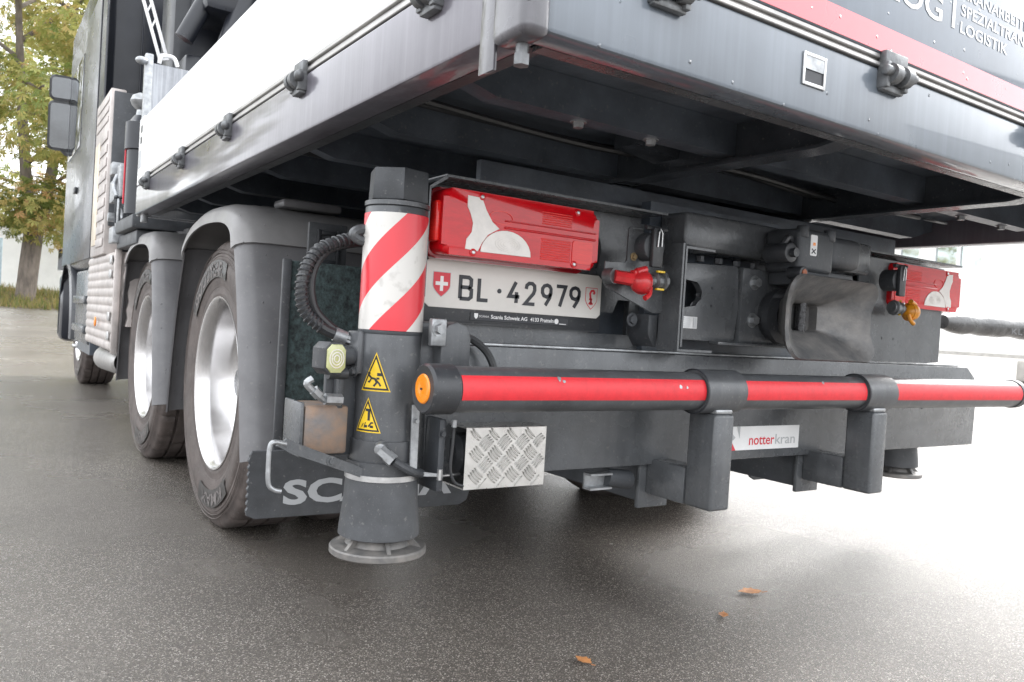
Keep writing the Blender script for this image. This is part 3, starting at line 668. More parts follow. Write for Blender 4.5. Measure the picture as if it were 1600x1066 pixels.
# ---- underrun bar
by, bz, br = 1.338, .6225, .0475
x0, x1 = .704, 3.0
bar = B().cyl((x0+.055,by,bz),(x1-.03,by,bz),br-.0025,n=48).build('underrun_bar', M_post, T)
c = B(); c.lathe([(br*.80,-.001),(br*.93,-.002),(br+.0008,.004),(br+.001,.055),(br-.002,.058)], (x0,by,bz), (1,0,0), 48, cap1=False); 
ecl = c.build('bar_end_cap', M_pla, T)
B().lathe([(.0,-.004),(.008,-.0065),(.026,-.0055),(.0285,-.003),(.0285,.002)], (x0+.001,by,bz), (1,0,0), 32, cap0=False).build('amber_reflector', M_ora, ecl)
B().cyl((x0-.0072,by,bz),(x0-.003,by,bz),.002,n=8).build('screw', M_ink, ecl)
c = B().lathe([(br-.002,-.034),(br+.001,-.03),(br+.001,.0),(br-.01,.006)], (x1,by,bz), (1,0,0), 40, cap0=False).build('bar_end_cap', M_pla, T)
def tape(xa, xb):
    b = B(); n = 14; r = br-.0016; a0, a1 = R(-22), R(40)   # elevation angles measured from -y axis
    cols = 40; V = []
    for i in range(n+1):
        t = a0+(a1-a0)*i/n; V.append([b.bm.verts.new((xa+(xb-xa)*k/cols, by-r*math.cos(t), bz+r*math.sin(t))) for k in range(cols+1)])
    for i in range(n):
        for k in range(cols):
            u = (i/n, xa+(xb-xa)*k/cols)
            b.bm.faces.new((V[i][k], V[i][k+1], V[i+1][k+1], V[i+1][k]))
    o = b.build('reflective_tape', M_tape, bar); return o
tape(.763, 1.419); tape(1.56, 2.06); tape(2.21, 2.966)
# chips of the tape
for (xx, t, w) in ((.992,R(35),.008),(1.003,R(28),.005),(1.335,R(18),.006),(1.355,R(15),.004),(1.87,R(38),.006)):
    pts = [(xx+w*math.cos(a)*random.uniform(.5,1.1), t+w/br*math.sin(a)*random.uniform(.5,1.1)) for a in np.linspace(0, 2*math.pi, 9)[:-1]]
    flat('tape_chip', [pts], M_galv, bar, lambda a, b: (a, by-(br-.0011)*math.cos(b), bz+(br-.0011)*math.sin(b)))
for (xa, xb) in ((1.422,1.556),(2.068,2.204)):
    cl = B().lathe([(br-.003,0),(br+.0055,.001),(br+.0055,xb-xa-.001),(br-.003,xb-xa)], (xa,by,bz), (1,0,0), 48, cap0=False, cap1=False).build('bar_clamp', M_post, T)
    B().lathe([(br+.0045,-.004),(br+.0062,-.003),(br+.0062,.0008),(br+.0045,.001)], (xa,by,bz), (1,0,0), 48, cap0=False, cap1=False).build('clamp_gasket', M_ink, cl)
    xm = (xa+xb)/2+.006
    ps = B().box(xm-.034, xm+.034, 1.297, 1.385, .338, .5705, .008, 3).build('bar_post', M_grey, T)
    B().box(xm-.028, xm+.03, 1.302, 1.38, .5707, .582, .004).build('weld_seam', M_galv, ps)
    B().box(xm-.0335, xm+.0335, 1.386, 1.52, .338, .43, .006, 2).build('bar_arm', M_grey, T)
    B().box(xm-.055, xm+.05, 1.521, 1.535, .30, .413, .003).build('arm_plate', M_grey, T)
    B().box(xm-.045, xm+.045, 1.536, 2.3, .315, .411, .004).build('arm_beam', M_greyd, T)
b = B().cyl((1.33,1.53,.385),(1.41,1.53,.375),.024,n=14); b.build('tow_stub', M_greyd, T)
b = B()
for q in ((1.265,1.335,.395,.40),(1.265,1.335,.36,.365)): b.box(q[0], q[1], 1.505, 1.535, q[2], q[3])
b.box(1.265,1.335,1.53,1.535,.365,.395); b.build('square_tube_end', M_galv, T)

# ---- chequer plate box
qx0,qx1,qz0,qz1,qy = .856,1.062,.403,.534,1.425
b = B(); t = .003
b.box(qx0,qx1,qy,qy+t,qz0,qz1,.001,1); b.box(qx0,qx1,qy+t,qy+.135,qz1-t,qz1); b.box(qx0,qx1,qy+t,qy+.135,qz0,qz0+t); b.box(qx1-t,qx1,qy+t,qy+.135,qz0+t,qz1-t)
qb = b.build('chequer_plate_box', M_alu, T)
def lug(b, c, ang, ln, w, fn):
    P = []
    for k in range(9):
        u = -1+2*k/8; P.append((u*ln/2, w/2*(1-u*u)**.5+.0002))
    P = P+[(p[0], -p[1]) for p in P[::-1]]
    ca, sa = math.cos(ang), math.sin(ang); Q = [(c[0]+p[0]*ca-p[1]*sa, c[1]+p[0]*sa+p[1]*ca) for p in P]
    if all(qx0+.001 < q[0] < qx1-.001 and qz0+.001 < q[1] < qz1-.001 for q in Q):
        b.prism(Q, fn, -.0026, .0002, .0009, 1)
b = B(); s_ = .023
for i in range(-2, 16):
    for j in range(-2, 12):
        cx = qx0+.004+i*s_; cz = qz0+.006+j*s_
        if (i+j) % 2: continue
        a = R(45) if i % 2 == 0 else R(-45)
        for k in (-1.5,-.5,.5,1.5):
            off = k*.0066; n_ = (-math.sin(a), math.cos(a))
            lug(b, (cx+n_[0]*off, cz+n_[1]*off), a, .031, .0044, XY(qy))
b.build('chequer_lugs', M_alu, qb, kind='stuff')
B().box(.80,.815,1.44,1.56,.40,.55,.003).hexbolt((.806,1.44,.52),(0,-1,0),.006).build('box_bracket', M_greyd, T)
B().lathe([(.03,0),(.045,.01),(.045,.12),(.03,.13)], (.86,1.50,.468), (1,0,0), 20).build('beacon_motor', M_pla, T)
B().tube([(.828,1.43,.535),(.824,1.425,.50),(.822,1.425,.45),(.835,1.425,.42),(.866,1.43,.41)], .0035, 8, smooth=6).build('box_cable', M_hose, T)
B().cyl((.828,1.43,.535),(.828,1.43,.55),.006,n=10).build('cable_gland', M_galv, T)

# ---- stabilizer leg (left, detailed; right the same builder)
def stabilizer(cx, cy, full=True):
    s = 1
    tube_ = B().lathe([(.0645,.50),(.0645,.972),(.063,.975)], (cx,cy,0), (0,0,1), 56, cap0=False, cap1=True).build('stabilizer_leg', M_post, T)
    B().lathe([(.058,.9755),(.0665,.9765),(.0665,.9855),(.058,.987)], (cx,cy,0), (0,0,1), 48).build('leg_collar', M_post, tube_)
    B().cyl((cx,cy,.9875),(cx,cy,1.052),.0645,.0625,n=6,bev=.003,phase=R(14)).build('leg_cap_nut', M_galv if not full else M_greyd, tube_)
    B().lathe([(.0655,.726),(.0659,.7265),(.0659,.9605),(.0655,.961)], (cx,cy,0), (0,0,1), 72, cap0=False, cap1=False).build('warning_sleeve', stripes_mat(cx,cy,.066), tube_)
    B().lathe([(.0652,.718),(.0662,.72),(.0662,.7245),(.0652,.7255)], (cx,cy,0), (0,0,1), 48, cap0=False, cap1=False).build('weld_ring', M_greyd, tube_)
    B().lathe([(.0646,.505),(.069,.504),(.0695,.44),(.068,.437)], (cx,cy,0), (0,0,1), 48, cap0=False).build('leg_lower_collar', M_post, tube_)
    sk = B().lathe([(.060,.462),(.0735,.461),(.0745,.425),(.0765,.38),(.0825,.325),(.0835,.308),(.080,.306),(.068,.35)], (cx,cy,0), (0,0,1), 48, cap0=True, cap1=True).build('foot_skirt', M_flap, tube_)
    b = B().lathe([(.0752,.424),(.0765,.4245),(.0765,.4355),(.0752,.436)], (cx,cy,0), (0,0,1), 60, cap0=False, cap1=False).build('hose_clamp', M_steel, tube_)
    ft = B().lathe([(.0,.268),(.096,.268),(.0995,.271),(.0995,.281),(.097,.284),(.068,.288),(.055,.31)], (cx,cy,0), (0,0,1), 56).build('foot_plate', M_foot, tube_)
    rb = B()
    for k in range(6):
        a = R(20+60*k); u = Vector((math.cos(a), math.sin(a),0)); w = Vector((-u.y,u.x,0)); c0 = Vector((cx,cy,0))
        rb.prism([(.05,.287),(.091,.2835),(.06,.314),(.05,.314)], lambda a_,b_,d,u=u,w=w,c0=c0: tuple(c0+u*a_+w*d+Vector((0,0,b_))), -.004, .004)
    rb.build('foot_ribs', M_foot, ft)
    return tube_
sx_, sy_ = .712, 1.515
leg = stabilizer(sx_, sy_); leg2 = stabilizer(2.975, 1.735, False)
# warning triangles wrapped on the tube
cam_a = math.atan2(-sx_, sy_)    # angle (from -y towards +x) that faces the viewer's side
def wrap(r, a_c, zc):
    def fn(u, v, d=0): t = a_c+u/.0645; return (sx_+(r+d)*math.sin(t), sy_-(r+d)*math.cos(t), zc+v)
    return fn
def tri_mesh(fn, w, h, nm, m, par, n=14, oz=0):
    vs=[]; fs=[]; k = 9
    for i in range(n+1):
        v = i/n; hw = w/2*(1-v)
        for j in range(k): vs.append(fn(-hw+2*hw*j/(k-1), v*h+oz))
    for i in range(n):
        for j in range(k-1): fs.append((i*k+j, i*k+j+1, (i+1)*k+j+1, (i+1)*k+j))
    me = bpy.data.meshes.new(nm); me.from_pydata(vs,[],fs); me.update(); me.shade_smooth()
    return link(nm, me, m, par)
for zc, kind in ((.604,0),(.521,1)):
    a_c = cam_a-R(22 if kind == 0 else 33)
    w, h = .064, .078
    if kind: w, h = .060, .070
    s_ = tri_mesh(wrap(.0650,a_c,zc), w, h, 'warning_sticker', M_yel, leg)
    tri_mesh(wrap(.0654,a_c,zc), w*.9, h*.9, 'sticker_border', M_ink, s_, oz=h*.035)
    tri_mesh(wrap(.0658,a_c,zc), w*.74, h*.74, 'sticker_field', M_yel, s_, oz=h*.085)
    f = wrap(.0661,a_c,zc); g = lambda a,b,d,f=f: f(a,b,d)
    b = B()
    if kind == 0:
        for pts, ww in (([(-.014,.032),(-.007,.026),(.0,.025),(.004,.018),(-.002,.010)],.004), ([(.0,.025),(.009,.016),(.012,.011)],.0035), ([(-.007,.026),(-.012,.018),(-.015,.019)],.003), ([(.004,.034),(.014,.034)],.006), ([(.003,.026),(.009,.026)],.004)): b.strip(pts, ww, g, 0, .0004)
        b.strip([(-.0135,.0335),(-.0125,.0375)], .005, g, 0, .0004)
    else:
        for pts, ww in (([(-.004,.045),(.004,.045),(.004,.024)],.005), ([(-.006,.012),(.014,.012)],.005), ([(.004,.012),(.01,.02),(.014,.02)],.003), ([(-.012,.010),(-.008,.018)],.0015), ([(-.006,.009),(-.003,.02)],.0015)): b.strip(pts, ww, g, 0, .0004)
    b.build('pictogram', M_ink, s_)
# hydraulic fitting and hose on the lower collar
def on(a, r, z): t = cam_a+a; return Vector((sx_+r*math.sin(t), sy_-r*math.cos(t), z))
p0 = on(R(-4), .066, .496); p1 = on(R(-4), .088, .492); p2 = on(R(12), .098, .472); p3 = on(R(38), .095, .449); p4 = on(R(70), .085, .437); p5 = on(R(85), .07, .438)
b = B().cyl(p0, p1, .0125, n=12, bev=.002).cyl(p1, p1+(p2-p1)*.55, .012, n=6).cyl(p1+(p2-p1)*.5, p2, .014, n=6); b.build('hydraulic_fitting', M_galv, leg)
B().tube([p2, p3, p4, p5], .0085, 10, smooth=6).build('hydraulic_hose', M_greyd, leg)
b = B(); b.prism([(.735,.58),(.752,.58),(.752,.45),(.76,.443),(.815,.437),(.815,.430),(.752,.435),(.737,.447)], XY(1.44), 0, .006, .001, 1); b.hexbolt((.7435,1.44,.548),(0,-1,0),.005); b.build('strap_bracket', M_galv, T)
B().cyl((.806,1.44,.425),(.806,1.44,.447),.006,n=8).cyl((.80,1.44,.433),(.86,1.45,.433),.0025,n=6).build('strap_bolt', M_steel, T)
# small handle near the sleeve top
B().tube([(.655,1.53,.93),(.635,1.53,.925),(.625,1.53,.915),(.64,1.53,.905),(.66,1.53,.905)], .010, 8, smooth=5).build('leg_lug', M_post, leg)
# clearance lamp on an arm
lp = B().cyl((.66,1.535,.668),(.585,1.50,.668),.017,.016,n=16).box(.636,.652,1.50,1.56,.635,.722,.006).hexbolt((.636,1.51,.64),(-1,-.2,0),.008).build('lamp_arm', M_post, T)
xf = Matrix.Translation((.568,1.46,.668)) @ Matrix.Rotation(R(14),4,'Z')
def octa(hw, hh, c): return [(hw-c,-hh),(hw,-hh+c),(hw,hh-c),(hw-c,hh),(-hw+c,hh),(-hw,hh-c),(-hw,-hh+c),(-hw+c,-hh)]
fx = lambda a,b,d: tuple(xf @ Vector((a,d,b)))
wl = B().prism(octa(.025,.031,.012), fx, -.012, .03, .003).build('clearance_lamp', M_pla, T)
b = B().prism(octa(.021,.027,.010), fx, -.0155, -.011, .0015); b.build('lamp_lens', mat('amber_green_lens', (.42,.43,.2), .12, 0, 1, .1, 50, .3, 200), wl)
for r_ in (.006,.011,.016):
    B().strip([(r_*math.cos(t), r_*1.1*math.sin(t)) for t in np.linspace(0,2*math.pi,19)[:-1]], .0018, fx, -.0165, -.0155, closed=True).build('lens_ring', MATS['lamp_clear'], wl)
# pipe fittings under it
b = B().tube([(.535,1.47,.627),(.525,1.47,.618),(.545,1.475,.60),(.565,1.48,.586),(.585,1.48,.585)], .007, 8, smooth=5).cyl((.565,1.478,.588),(.60,1.482,.586),.0115,n=6).cyl((.54,1.473,.606),(.552,1.475,.595),.0105,n=6)
b.build('hydraulic_pipe', M_galv, T)
b = B().box(.585,.66,1.53,1.545,.468,.69,.004).box(.60,.612,1.50,1.53,.565,.64,.003); b.cyl((.575,1.495,.636),(.615,1.50,.636),.011,n=12); b.build('valve_bracket', M_greyd, T)
b = B().box(.535,.625,1.50,1.60,.476,.572,.006); b.build('valve_block', mat('scuffed_block', (.22,.22,.225), .5, .3, 0, .35, 16, .3, 80, col2=(.30,.19,.12)), T)
b = B().box(.527,.534,1.50,1.60,.472,.578,.002); b.build('valve_plate', M_grey, T)
# lever with hook
b = B().prism([(.475,.500),(.495,.514),(.515,.504),(.66,.448),(.652,.430),(.50,.487)], XY(1.475), 0, .006, .001, 1); b.hexbolt((.585,1.475,.467),(0,-1,0),.007,.006); lv = b.build('locking_lever', M_grey, T)
B().tube([(.488,1.46,.506),(.465,1.455,.511),(.457,1.455,.503),(.456,1.455,.47),(.458,1.455,.435),(.468,1.455,.423),(.482,1.455,.419)], .0044, 10, smooth=5).build('lever_handle', M_galv, lv)
# spiral-wrapped hydraulic hoses
H0 = [(.668,1.60,.917),(.625,1.59,.905),(.575,1.58,.882),(.545,1.57,.84),(.537,1.565,.79),(.55,1.565,.75),(.585,1.56,.722),(.62,1.555,.708),(.66,1.545,.695)]
h1 = B().tube(H0, .0115, 10, smooth=10).build('hydraulic_hose', M_hose, T)
H1 = [(p[0]+.022,p[1]+.01,p[2]+.012-.02*abs(i-4)/4) for i,p in enumerate(H0)]
h2 = B().tube(H1, .0095, 10, smooth=10).build('hydraulic_hose', M_hose, T)
def spiral(path, r, turns):
    P = [Vector(p) for p in path]; Q=[]
    n = 260
    def cat(t):
        f = t*(len(P)-1); i = min(int(f), len(P)-2); u = f-i
        a=P[max(i-1,0)];b_=P[i];c=P[i+1];d=P[min(i+2,len(P)-1)]
        return .5*((2*b_)+(c-a)*u+(2*a-5*b_+4*c-d)*u*u+(3*b_-a-3*c+d)*u**3)
    for k in range(n+1):
        t = k/n*.74; p = cat(t); tg_ = (cat(min(t+.01,1))-cat(max(t-.01,0))).normalized(); e1 = Vector((0,1,0)); e1 = (e1-tg_*e1.dot(tg_)).normalized(); e2 = tg_.cross(e1)
        a = 2*math.pi*turns*k/n; Q.append(p+(e1*math.cos(a)+e2*math.sin(a))*r)
    return B().tube(Q, .0028, 5)
spiral(H0, .0118, 26).build('spiral_wrap', M_pla, h1)
B().cyl((.608,1.557,.712),(.632,1.552,.704),.0145,n=12).cyl((.632,1.552,.704),(.66,1.545,.695),.0125,n=6).build('hose_fitting', M_galv, h1)
B().tube([(.86,1.47,.72),(.885,1.47,.715),(.915,1.46,.69),(.93,1.45,.65),(.925,1.45,.60)], .0085, 8, smooth=8).build('corrugated_conduit', M_hose, T)

# ---- wheels
def wheel(cx, cy, side, R_=.497, front=False, detail=True):
    """side=-1: outboard faces -x. cx is the outboard tyre face"""
    s = side; ax = (-s, 0, 0); o = (cx, cy, R_-.006)     # axis points inboard
    if front:
        pr = [(.0,-.05),(.055,-.05),(.06,-.04),(.085,-.03),(.11,.0),(.15,.012),(.2,.012),(.235,.03),(.262,.035),(.275,.018),(.29,.006),(.298,.004),(.300,.010),(.285,.03)]
    else:
        pr = [(.0,.10),(.07,.10),(.075,.115),(.12,.12),(.128,.145),(.15,.165),(.215,.17),(.245,.155),(.262,.12),(.268,.06),(.274,.03),(.288,.014),(.296,.008),(.3,.008),(.302,.014),(.292,.03)]
    w = B().lathe(pr, o, ax, 72, cap0=False, cap1=False).build('wheel', M_rim, T, sharp=60)
    def tyre(off, nm):
        n = 216; W_ = .29
        prof = [(.292,.02),(.300,.012),(.315,.010),(.325,.013),(.34,.009),(.365,.004),(.40,.0),(.42,.002),(.425,.006),(.433,.004),(.455,.010),(.470,.018),(.484,.022),(.4955,.034),(R_,.05)]
        prof += [(R_,.08),(R_-.012,.083),(R_-.012,.092),(R_,.095),(R_,.14),(R_-.012,.143),(R_-.012,.15),(R_,.153)]
        prof += [(R_,W_-.09),(R_-.012,W_-.087),(R_-.012,W_-.08),(R_,W_-.077),(R_,W_-.05),(.484,W_-.022),(.455,W_-.010),(.40,W_),(.34,W_-.009),(.292,W_-.02)]
        prof = [(r, h+off) for r, h in prof]
        def rf(k, i, r):
            if 12 <= k <= 15 and i % 9 in (0,): return r-.010
            if k in (11,) and i % 9 == 0: return r-.004
            if 16 <= k <= 30 and i % 9 in (4,): return r-.006
            return r
        return B().lathe(prof, o, ax, n, False, False, rf=rf if detail else None).build(nm, M_rub, w, sharp=50)
    ty = tyre(0, 'tyre')
    if not front: tyre(.33, 'tyre'); B().lathe([(.29,.3),(.29,.62)], o, ax, 40, False, False).build('inner_rim', M_greyd, w)
    oz = Vector(o)
    for k in range(10):
        a = 2*math.pi*k/10
        if front:
            c = oz+Vector((s*-.012+s*0, .1675*math.cos(a), .1675*math.sin(a)))
            c = oz+Vector((-s*.012, .1675*math.cos(a), .1675*math.sin(a)))
            B().cyl(c, c+Vector((s*.055,0,0)), .02, .014, n=10, bev=.004).build('wheel_nut', M_steel, w)
        else:
            c = oz+Vector((-s*.168, .1675*math.cos(a), .1675*math.sin(a)))
            B().cyl(c, c+Vector((s*.03,0,0)), .016, .014, n=6).build('wheel_nut', M_galv, w)
    if not front:
        c = oz+Vector((-s*.10,0,0)); B().cyl(c, c+Vector((s*.012,0,0)), .06, .05, n=24, bev=.003).build('hub_cap', M_grey, w)
        a = R(115); B().cyl(oz+Vector((-s*.09,.262*math.cos(a),.262*math.sin(a))), oz+Vector((-s*.03,.25*math.cos(a),.25*math.sin(a))), .004, n=8).build('valve_stem', M_galv, w)
    if detail and s < 0:
        def bend(r0, a_c):   # text runs clockwise seen from outside (-x side): angle from top, towards the rear (-y = right)
            return lambda a, b: (cx+.0012+ (.0022 if r0+b > .40 else .006*(1-(r0+b-.34)/.06)) - .0065, cy-(r0+b)*math.sin(a_c+a/r0), o[2]+(r0+b)*math.cos(a_c+a/r0))
        def band(a_c, hw):
            vs=[]; fs=[]; n=28; f0 = bend(.366, a_c); rows=[0,.012,.024,.036,.048,.060]
            for i in range(n+1):
                for v in rows: q = f0(-hw+2*hw*i/n, v); vs.append((q[0]+.0010, q[1], q[2]))
            k=len(rows)
            for i in range(n):
                for j in range(k-1): fs.append((i*k+j,i*k+j+1,(i+1)*k+j+1,(i+1)*k+j))
            me = bpy.data.meshes.new('sidewall_band'); me.from_pydata(vs,[],fs); me.update(); me.shade_smooth(); link('sidewall_band', me, M_rubl, ty)
        band(R(-18), .225); band(R(168), .17)
        text('sidewall_lettering', 'GOODYEAR', M_rubt, ty, bend(.372, R(-18)), -.19, .19, 0, .05, bold=.015)
        text('sidewall_lettering', 'KMAX', M_rubt, ty, bend(.38, R(168)), -.13, .13, 0, .042, bold=.015)
        for rr_ in (.332,.352,.437,.449,.461):
            B().lathe([(rr_,.0),(rr_+.002,-.002),(rr_+.004,.0)], (cx+(.012 if rr_<.34 else .008 if rr_ < .36 else .006),cy,o[2]), ax, 96, False, False).build('sidewall_rib', M_rub, ty)
    return w
wheel(.69, 2.88, -1); wheel(.69, 4.27, -1)
wheel(2*XC-.69, 2.88, 1, detail=False); wheel(2*XC-.69, 4.27, 1, detail=False)
wheel(.78, 8.2, -1, front=True); wheel(2*XC-.78, 8.2, 1, front=True, detail=False)

# ---- mudguards
def sweep(path, prof, name, m, par, wc, sharp=40):
    """path (y,z); prof list of (x, outward offset) closed loop; wc wheel centre (y,z)"""
    b = B(); P = [Vector(p) for p in path]; n = len(P); rings = []
    for i in range(n):
        t = (P[min(i+1,n-1)]-P[max(i-1,0)]).normalized(); nn = Vector((-t.y, t.x))
        if nn.dot(P[i]-Vector(wc)) < 0: nn = -nn
        rings.append([b.bm.verts.new((x, P[i].x+nn.x*d, P[i].y+nn.y*d)) for x, d in prof])
    k = len(prof)
    for u, v in zip(rings, rings[1:]):
        for j in range(k): b.bm.faces.new((u[j], u[(j+1)%k], v[(j+1)%k], v[j]))
    b.bm.faces.new(rings[0]); b.bm.faces.new(rings[-1])
    return b.build(name, m, par, sharp=sharp)
def dens(path, k=6):
    P = [Vector(p) for p in path]; Q = []
    for i in range(len(P)-1):
        a=P[max(i-1,0)];b_=P[i];c=P[i+1];d=P[min(i+2,len(P)-1)]
        for j in range(k):
            t=j/k; q = .5*((2*b_)+(c-a)*t+(2*a-5*b_+4*c-d)*t*t+(3*b_-a-3*c+d)*t**3); Q.append((q.x,q.y))
    return Q+[tuple(P[-1])]
def mudguard(cy, side):
    d = cy-2.88
    X = (lambda x: x) if side < 0 else (lambda x: 2*XC-x)
    rear = dens([(2.275+d,.325),(2.335+d,.55),(2.40+d,.78),(2.475+d,.975)])
    front = dens([(3.275+d,.975),(3.36+d,.78),(3.42+d,.55),(3.455+d,.33)])
    top = dens([(2.462+d,.955),(2.49+d,1.02),(2.56+d,1.065),(2.68+d,1.088),(2.88+d,1.095),(3.05+d,1.08),(3.17+d,1.05),(3.26+d,1.0),(3.285+d,.965)])
    leg_p = [(X(1.25),0),(X(.74),0),(X(.695),-.003),(X(.665),-.012),(X(.650),-.028),(X(.645),-.05),(X(.651),-.05),(X(.656),-.032),(X(.67),-.018),(X(.70),-.009),(X(.74),-.006),(X(1.25),-.006)]
    cap_p = [(X(1.25),.006),(X(.74),.006),(X(.69),.002),(X(.658),-.010),(X(.642),-.030),(X(.637),-.062),(X(.644),-.062),(X(.649),-.034),(X(.664),-.016),(X(.694),-.004),(X(.74),0),(X(1.25),0)]
    m = sweep(top, cap_p, 'mudguard', M_fcap, T, (cy,.49))
    sweep(rear, leg_p, 'mudguard_rear_panel', M_fend, m, (cy,.49)); sweep(front, leg_p, 'mudguard_front_panel', M_fend, m, (cy,.49))
    for y0, y1 in ((2.55,2.66),(2.8,2.9),(3.02,3.12)):
        B().box(*sorted((X(.80),X(1.0))), y0+d, y1+d, 1.085, 1.115, .012, 2).build('mudguard_rib', M_fend, m)
    return m
for cy in (2.88, 4.27):
    mudguard(cy, -1); mudguard(cy, 1)
b = B().box(.80,.92,2.295,2.31,.88,1.02,.004); b.build('mudguard_mount', M_flap, T)
b = B()
for q in ((.825,.835,.90,1.0),(.885,.895,.90,1.0)): b.box(q[0],q[1],2.285,2.296,q[2],q[3],.002)
for q in (.9,.94,.985): b.box(.836,.884,2.285,2.296,q,q+.012,.002)
b.build('mount_buckle', M_pla, T)
# spray panel and mudflap behind the wheel
b = B().box(.655,1.20,2.05,2.06,.345,.885,.004); sp = b.build('spray_panel', M_felt, T)
B().box(.648,.672,2.038,2.0495,.335,.888,.004).build('spray_panel_edge', M_flap, sp)
P = [(.585,.40),(.58,.39)]
for k in range(8): z = .385-.018*k; P += [(.584,z),(.577,z-.007),(.577,z-.011)]
P += [(.58,.238),(.60,.228),(1.19,.222),(1.215,.235),(1.235,.30),(1.235,.40)]
mf = B().prism(P, XY(2.0), 0, .012, .002, 1).build('mudflap', M_flap, T)
text('lettering', 'SCANIA', M_inkg, mf, lambda a,b: (a,1.9985,b), .668, 1.16, .262, .062, bold=.035)
mf2 = B().prism([(2*XC-p[0],p[1]) for p in P], XY(2.0), 0, .012, .002, 1).build('mudflap', M_flap, T)

# ---- ribbed side locker
b = B(); n = 90; z0, z1, xo = .47, 1.03, .63
rows = []
for i in range(n+1):
    z = z0+(z1-z0)*i/n; ph = (i/n)*11
    x = xo+.008*(abs(math.sin(math.pi*ph))**.6-1)*-1
    rows.append((x, z))
poly = rows+[(1.1,z1),(1.1,z0)]
lk = b.prism(poly, lambda a,b_,d: (a,d,b_), 4.93, 6.2).build('side_locker', M_alub, T, sharp=60)
b = B().box(.626,.66,4.905,4.929,.46,1.04,.004); b.build('locker_edge', M_alub, lk)
b = B()
for z in (.66, .55, .9, .98): b.box(.617,.628,5.0,5.06,z-.02,z+.03,.004)
b.build('locker_latch', M_steel, lk)
B().sphere((.615,5.55,.62), .02, .4, 1, 1.6, 10).build('side_marker', M_ora, lk)
lk2 = B().prism([(.67+.008*(k%2), .62+.045*k) for k in range(10)]+[(1.0,1.02),(1.0,.62)], lambda a,b_,d: (a,d,b_), 4.70, 4.90).build('ribbed_cover', M_alub, T)
B().lathe([(.07,0),(.085,.02),(.085,.5),(.06,.56)], (.82,5.7,.36), (-.1,1,0), 20, cap0=False).build('exhaust_silencer', M_alus, T)
B().box(.70,1.1,5.0,6.6,.52,.9).build('side_tank', M_black, T)

# ---- crane, front stabilizer and hydraulic gear behind the cab
b = B().lathe([(.066,1.2),(.066,1.52),(.078,1.525),(.078,1.66),(.06,1.67),(.04,1.70)], (.668,4.5,0), (0,0,1), 28); fs_ = b.build('front_stabilizer_leg', M_crane, T)
B().lathe([(.025,1.70),(.022,1.73),(.045,1.75),(.055,1.775),(.045,1.80),(.02,1.815)], (.66,4.5,0), (0,0,1), 24).build('ball_cap', M_galv, fs_)
B().cyl((.60,4.52,1.25),(.60,4.52,1.62),.0045,n=8).build('ram_rod', M_inkr, fs_)
B().cyl((.70,4.42,1.27),(.70,4.42,1.52),.008,n=8).build('ram_rod', M_galv, fs_)
b = B().box(.60,1.2,4.2,4.75,1.11,1.175,.008).box(.63,1.2,4.25,4.9,1.04,1.105,.006); b.build('stabilizer_beam', M_greyd, T)
b = B().box(.62,.655,4.85,4.95,1.15,1.5,.004).box(.60,.66,4.95,5.05,1.30,1.42,.004).cyl((.60,4.9,1.33),(.66,4.9,1.33),.03,n=10).cyl((.59,5.0,1.22),(.66,5.0,1.22),.025,n=10).box(.60,.67,4.85,5.0,1.07,1.16,.004).box(.6,.66,5.0,5.1,1.46,1.53,.004)
b.tube([(.62,4.95,1.45),(.60,4.9,1.38),(.62,4.85,1.30),(.64,4.8,1.2)],.01,8,smooth=5); b.build('control_valve', M_galv, T)
b = B()
for k in range(4): b.cyl((.60+.02*k,4.78,1.17),(.60+.02*k,4.78,1.30),.005,n=6).sphere((.60+.02*k,4.78,1.31),.011,n=8)
b.build('control_lever', M_greyd, T)
B().cyl((.64,4.66,1.30),(.64,4.66,1.37),.010,.018,n=10).build('lever_grip', M_yel, T)
ab = B().box(.615,.70,5.35,6.0,1.03,2.02,.008).build('tool_cabinet', M_alub, T)
B().box(.61,.6145,5.72,5.95,1.1,1.75,.002).build('cabinet_panel', M_cream, ab)
for k in range(9): B().box(.608,.6145,5.38,5.70,1.08+.08*k,1.13+.08*k,.003).build('cabinet_rib', M_alub, ab)
for z in (1.83,1.89,1.95): B().box(.61,.6145,5.40,5.95,z,z+.03,.002).build('cabinet_rib', M_alub, ab)
B().box(.632,.80,5.325,5.345,1.2,2.0,.004).build('cabinet_side', M_greyd, ab)
B().box(1.1,2.6,4.25,5.3,1.16,1.6,.03).build('crane_base', M_crane, T)
B().box(1.35,2.0,4.3,5.1,1.6,3.0,.05).build('crane_column', M_crane, T)
B().box(.95,2.9,4.55,4.95,2.35,2.75,.04,xf=Matrix.Rotation(R(0),4,'Y')).build('crane_boom', M_crane, T)
b = B()
for (p, q, r_) in (((.88,4.7,2.2),(1.5,4.5,3.6),.05), ((1.0,4.9,2.0),(1.7,4.7,3.4),.04), ((1.05,4.6,2.0),(1.3,4.6,2.9),.07)): b.cyl(p, q, r_, n=16)
b.build('crane_ram', M_crane, T)
B().box(.875,1.7,5.02,5.4,1.62,3.4,.05).build('crane_arm', M_crane, T)
b = B().box(.90,1.35,4.75,5.0,1.5,2.15,.03); b.build('oil_tank', M_crane, T)
